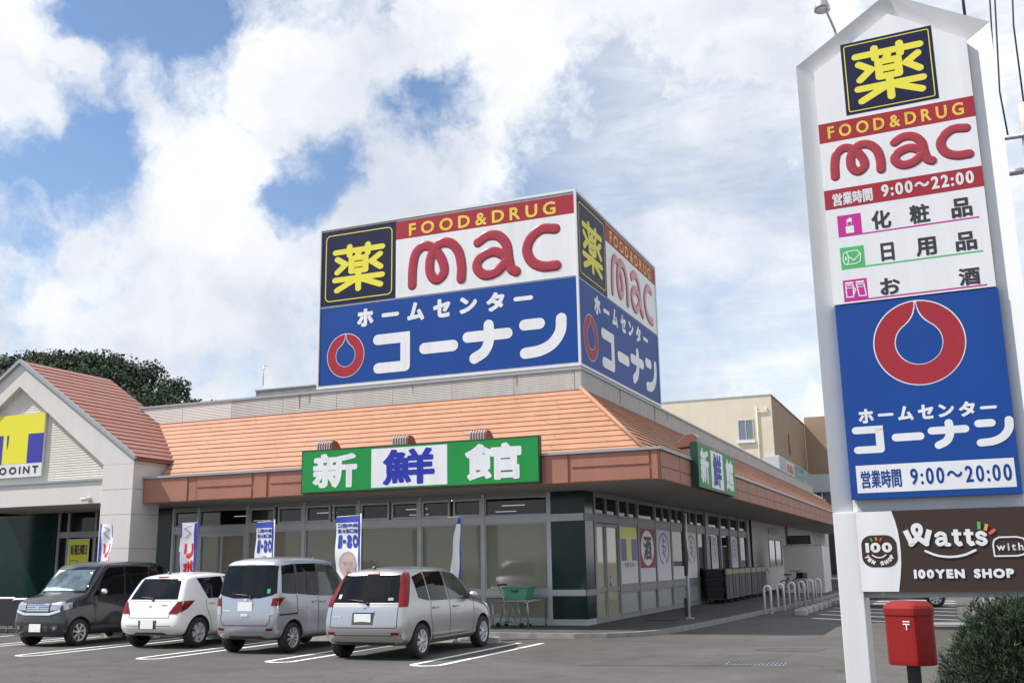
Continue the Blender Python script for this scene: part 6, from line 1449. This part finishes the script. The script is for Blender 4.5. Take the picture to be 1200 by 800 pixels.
# ------------------------------------------------------------------ building beyond the store
BB = thing('showroom_building', 'tall beige and brown showroom building rising beyond the far end of the store', 'building', (-18, 100, 0))
g = MB(); g.box((-40, 90, 0), (-12.97, 90.3, 15.53), BEIGE); g.build('front_wall', BB)
g = MB(); g.box((-13.27, 90.31, 0), (-12.98, 113, 15.5), BROWNW); g.build('side_wall', BB); g = MB(); g.box((-40, 90.31, 0), (-39.7, 113, 15.5), BROWNW); g.build('side_wall', BB)
g = MB(); g.box((-12.97, 113, 0), (-2.0, 113.4, 16.4), BROWNW); g.box((-2.4, 113.4, 0), (-2.0, 125, 16.4), BROWNW); g.box((-40, 113, 0), (-13.3, 113.4, 15.5), BROWNW); g.build('rear_block', BB)
g = MB(); g.box((-40, 90.3, 15.3), (-13.2, 113, 15.4), GREYP); g.box((-13, 113.4, 16.2), (-2.4, 125, 16.3), GREYP); g.build('roof', BB)
g = MB(); g.box((-40, 89.95, 15.531), (-12.9, 90.35, 15.63), GUTT); g.box((-13.3, 90.36, 15.531), (-12.9, 113, 15.63), GUTT); g.build('coping', BB)
f = MB(); 
for a, b in (((-15.95, 89.93, 13.45), (-14.6, 90, 13.55)), ((-15.95, 89.93, 11.7), (-14.6, 90, 11.8)), ((-15.95, 89.93, 11.8), (-15.87, 90, 13.45)), ((-14.68, 89.93, 11.8), (-14.6, 90, 13.45)), ((-15.31, 89.93, 11.8), (-15.24, 90, 13.45))): f.box(a, b, ALU)
w = f.build('window', BB); g = MB(); g.box((-15.87, 89.96, 11.8), (-14.68, 89.985, 13.45), mat('grey_window', (.16, .19, .22), .1)); g.build('pane', w)
g = MB(); g.box((-16.1, 89.8, 11.5), (-14.5, 90, 11.69), WHITEP); g.build('sill', w)
g = MB(); g.tube([(-14.25, 89.9, 14.6), (-14.25, 89.9, 5)], .06, BEIGE, 8); g.tube([(-14.25, 89.9, 14.1), (-13.4, 89.9, 14.15), (-13.4, 89.9, 14.5)], .06, BEIGE, 8); g.build('drain_pipe', BB)
g = MB(); g.box((-12.975, 99.5, 11.2), (-12.93, 100.1, 13.2), DGLASS); g.build('slit_window', BB)
g = MB(); g.box((-14, 89.7, 9.0), (-12.6, 89.94, 10.15), GREYP); g.box((-12.95, 89.95, 8.9), (-12.6, 112.9, 10.3), GREYP); g.box((-12.6, 108, 8.1), (-2.6, 108.4, 9.9), GREYP); g.build('sign_band', BB)
fr = Fr((-12.595, 90, 0), (0, 1, 0), (0, 0, 1), (1, 0, 0)); g = MB(); rect(g, fr, 3.6, 8.95, 9.3, 10.2, WHITEP, .003); put_text(g, fr, 'HONDA', (4.2, 9.15, 8.6, 9.95), REDO, .06, .01, .1); g.build('red_lettering', BB)
g = MB(); rect(g, fr, 9.4, 8.95, 16.2, 10.2, mat('sign_teal', (.07, .36, .36), .4), .003); put_text(g, fr, 'U-Select', (10.0, 9.25, 15.6, 10.0), WHITEP, .03, .01, .1); g.build('teal_panel', BB)
fr = Fr((-12.6, 107.995, 8.2), (1, 0, 0), (0, 0, 1), (0, -1, 0)); g = MB(); rect(g, fr, 2.4, .05, 5.5, 1.65, WHITEP, .003); frame_line(g, fr, 3.55, .3, 4.6, 1.4, .3, .09, GREYP, .006); stroke(g, fr, [(3.85, 1.2), (3.8, .5)], .12, GREYP, .008); stroke(g, fr, [(4.3, 1.2), (4.35, .5)], .12, GREYP, .008); stroke(g, fr, [(3.83, .85), (4.32, .85)], .12, GREYP, .008); g.build('white_panel', BB)
g = MB(); g.box((-12.9, 108.42, 0), (-2.6, 112.9, 8.05), DGLASS); g.build('glazed_storey', BB)
g = MB()
for i in range(9): g.box((-12.5 + i * 1.22, 108.3, 0), (-12.38 + i * 1.22, 108.41, 8.09), WHITEP)
g.build('mullion', BB)

# ------------------------------------------------------------------ utility pole and overhead wires at the right edge
UP = thing('utility_pole', 'pale concrete utility pole with short crossarms past the right edge of the pylon', 'utility pole', (2.05, 18.6, 0))
g = MB(); g.tube([(1.98, 18.6, 0), (1.98, 18.6, 7.0), (1.98, 18.6, 9.2)], [.17, .14, .13], CONC, 14); g.build('shaft', UP)
g = MB(); g.tube([(1.55, 18.55, 8.62), (2.6, 18.5, 8.60)], .045, STEEL, 8); g.build('crossarm', UP); g = MB(); g.tube([(1.58, 18.5, 7.97), (1.80, 18.5, 7.97)], .06, STEEL, 10); g.tube([(1.8, 18.5, 7.97), (2.6, 18.5, 7.97)], .03, STEEL, 8); g.build('insulator', UP)
def wire(label, pts, r): g = MB(); g.tube(pts, r, BLACKM, 6); o = g.build('overhead_wire', loc=pts[0]); tag(o, label, 'wire', 'overhead wires by the utility pole')
wire('black overhead wire running up from the pole, nearer the pylon edge', [(1.95, 18.6, 9.1), (1.56, 18.0, 10.9), (1.42, 16.2, 10.3)] if False else [(1.56, 18.55, 8.65), (1.53, 18.58, 9.5), (1.63, 18.6, 11.27), (1.80, 18.6, 14)], .016)
wire('black overhead wire running up from the pole, farther from the pylon edge', [(1.64, 18.55, 8.65), (1.60, 18.58, 9.5), (1.71, 18.6, 11.25), (1.89, 18.6, 14)], .016)
wire('black overhead wire rising from the pole top, in the top right corner', [(1.95, 18.6, 9.2), (1.95, 18.6, 10.7), (1.99, 18.6, 11.2), (2.2, 18.6, 14)], .016)
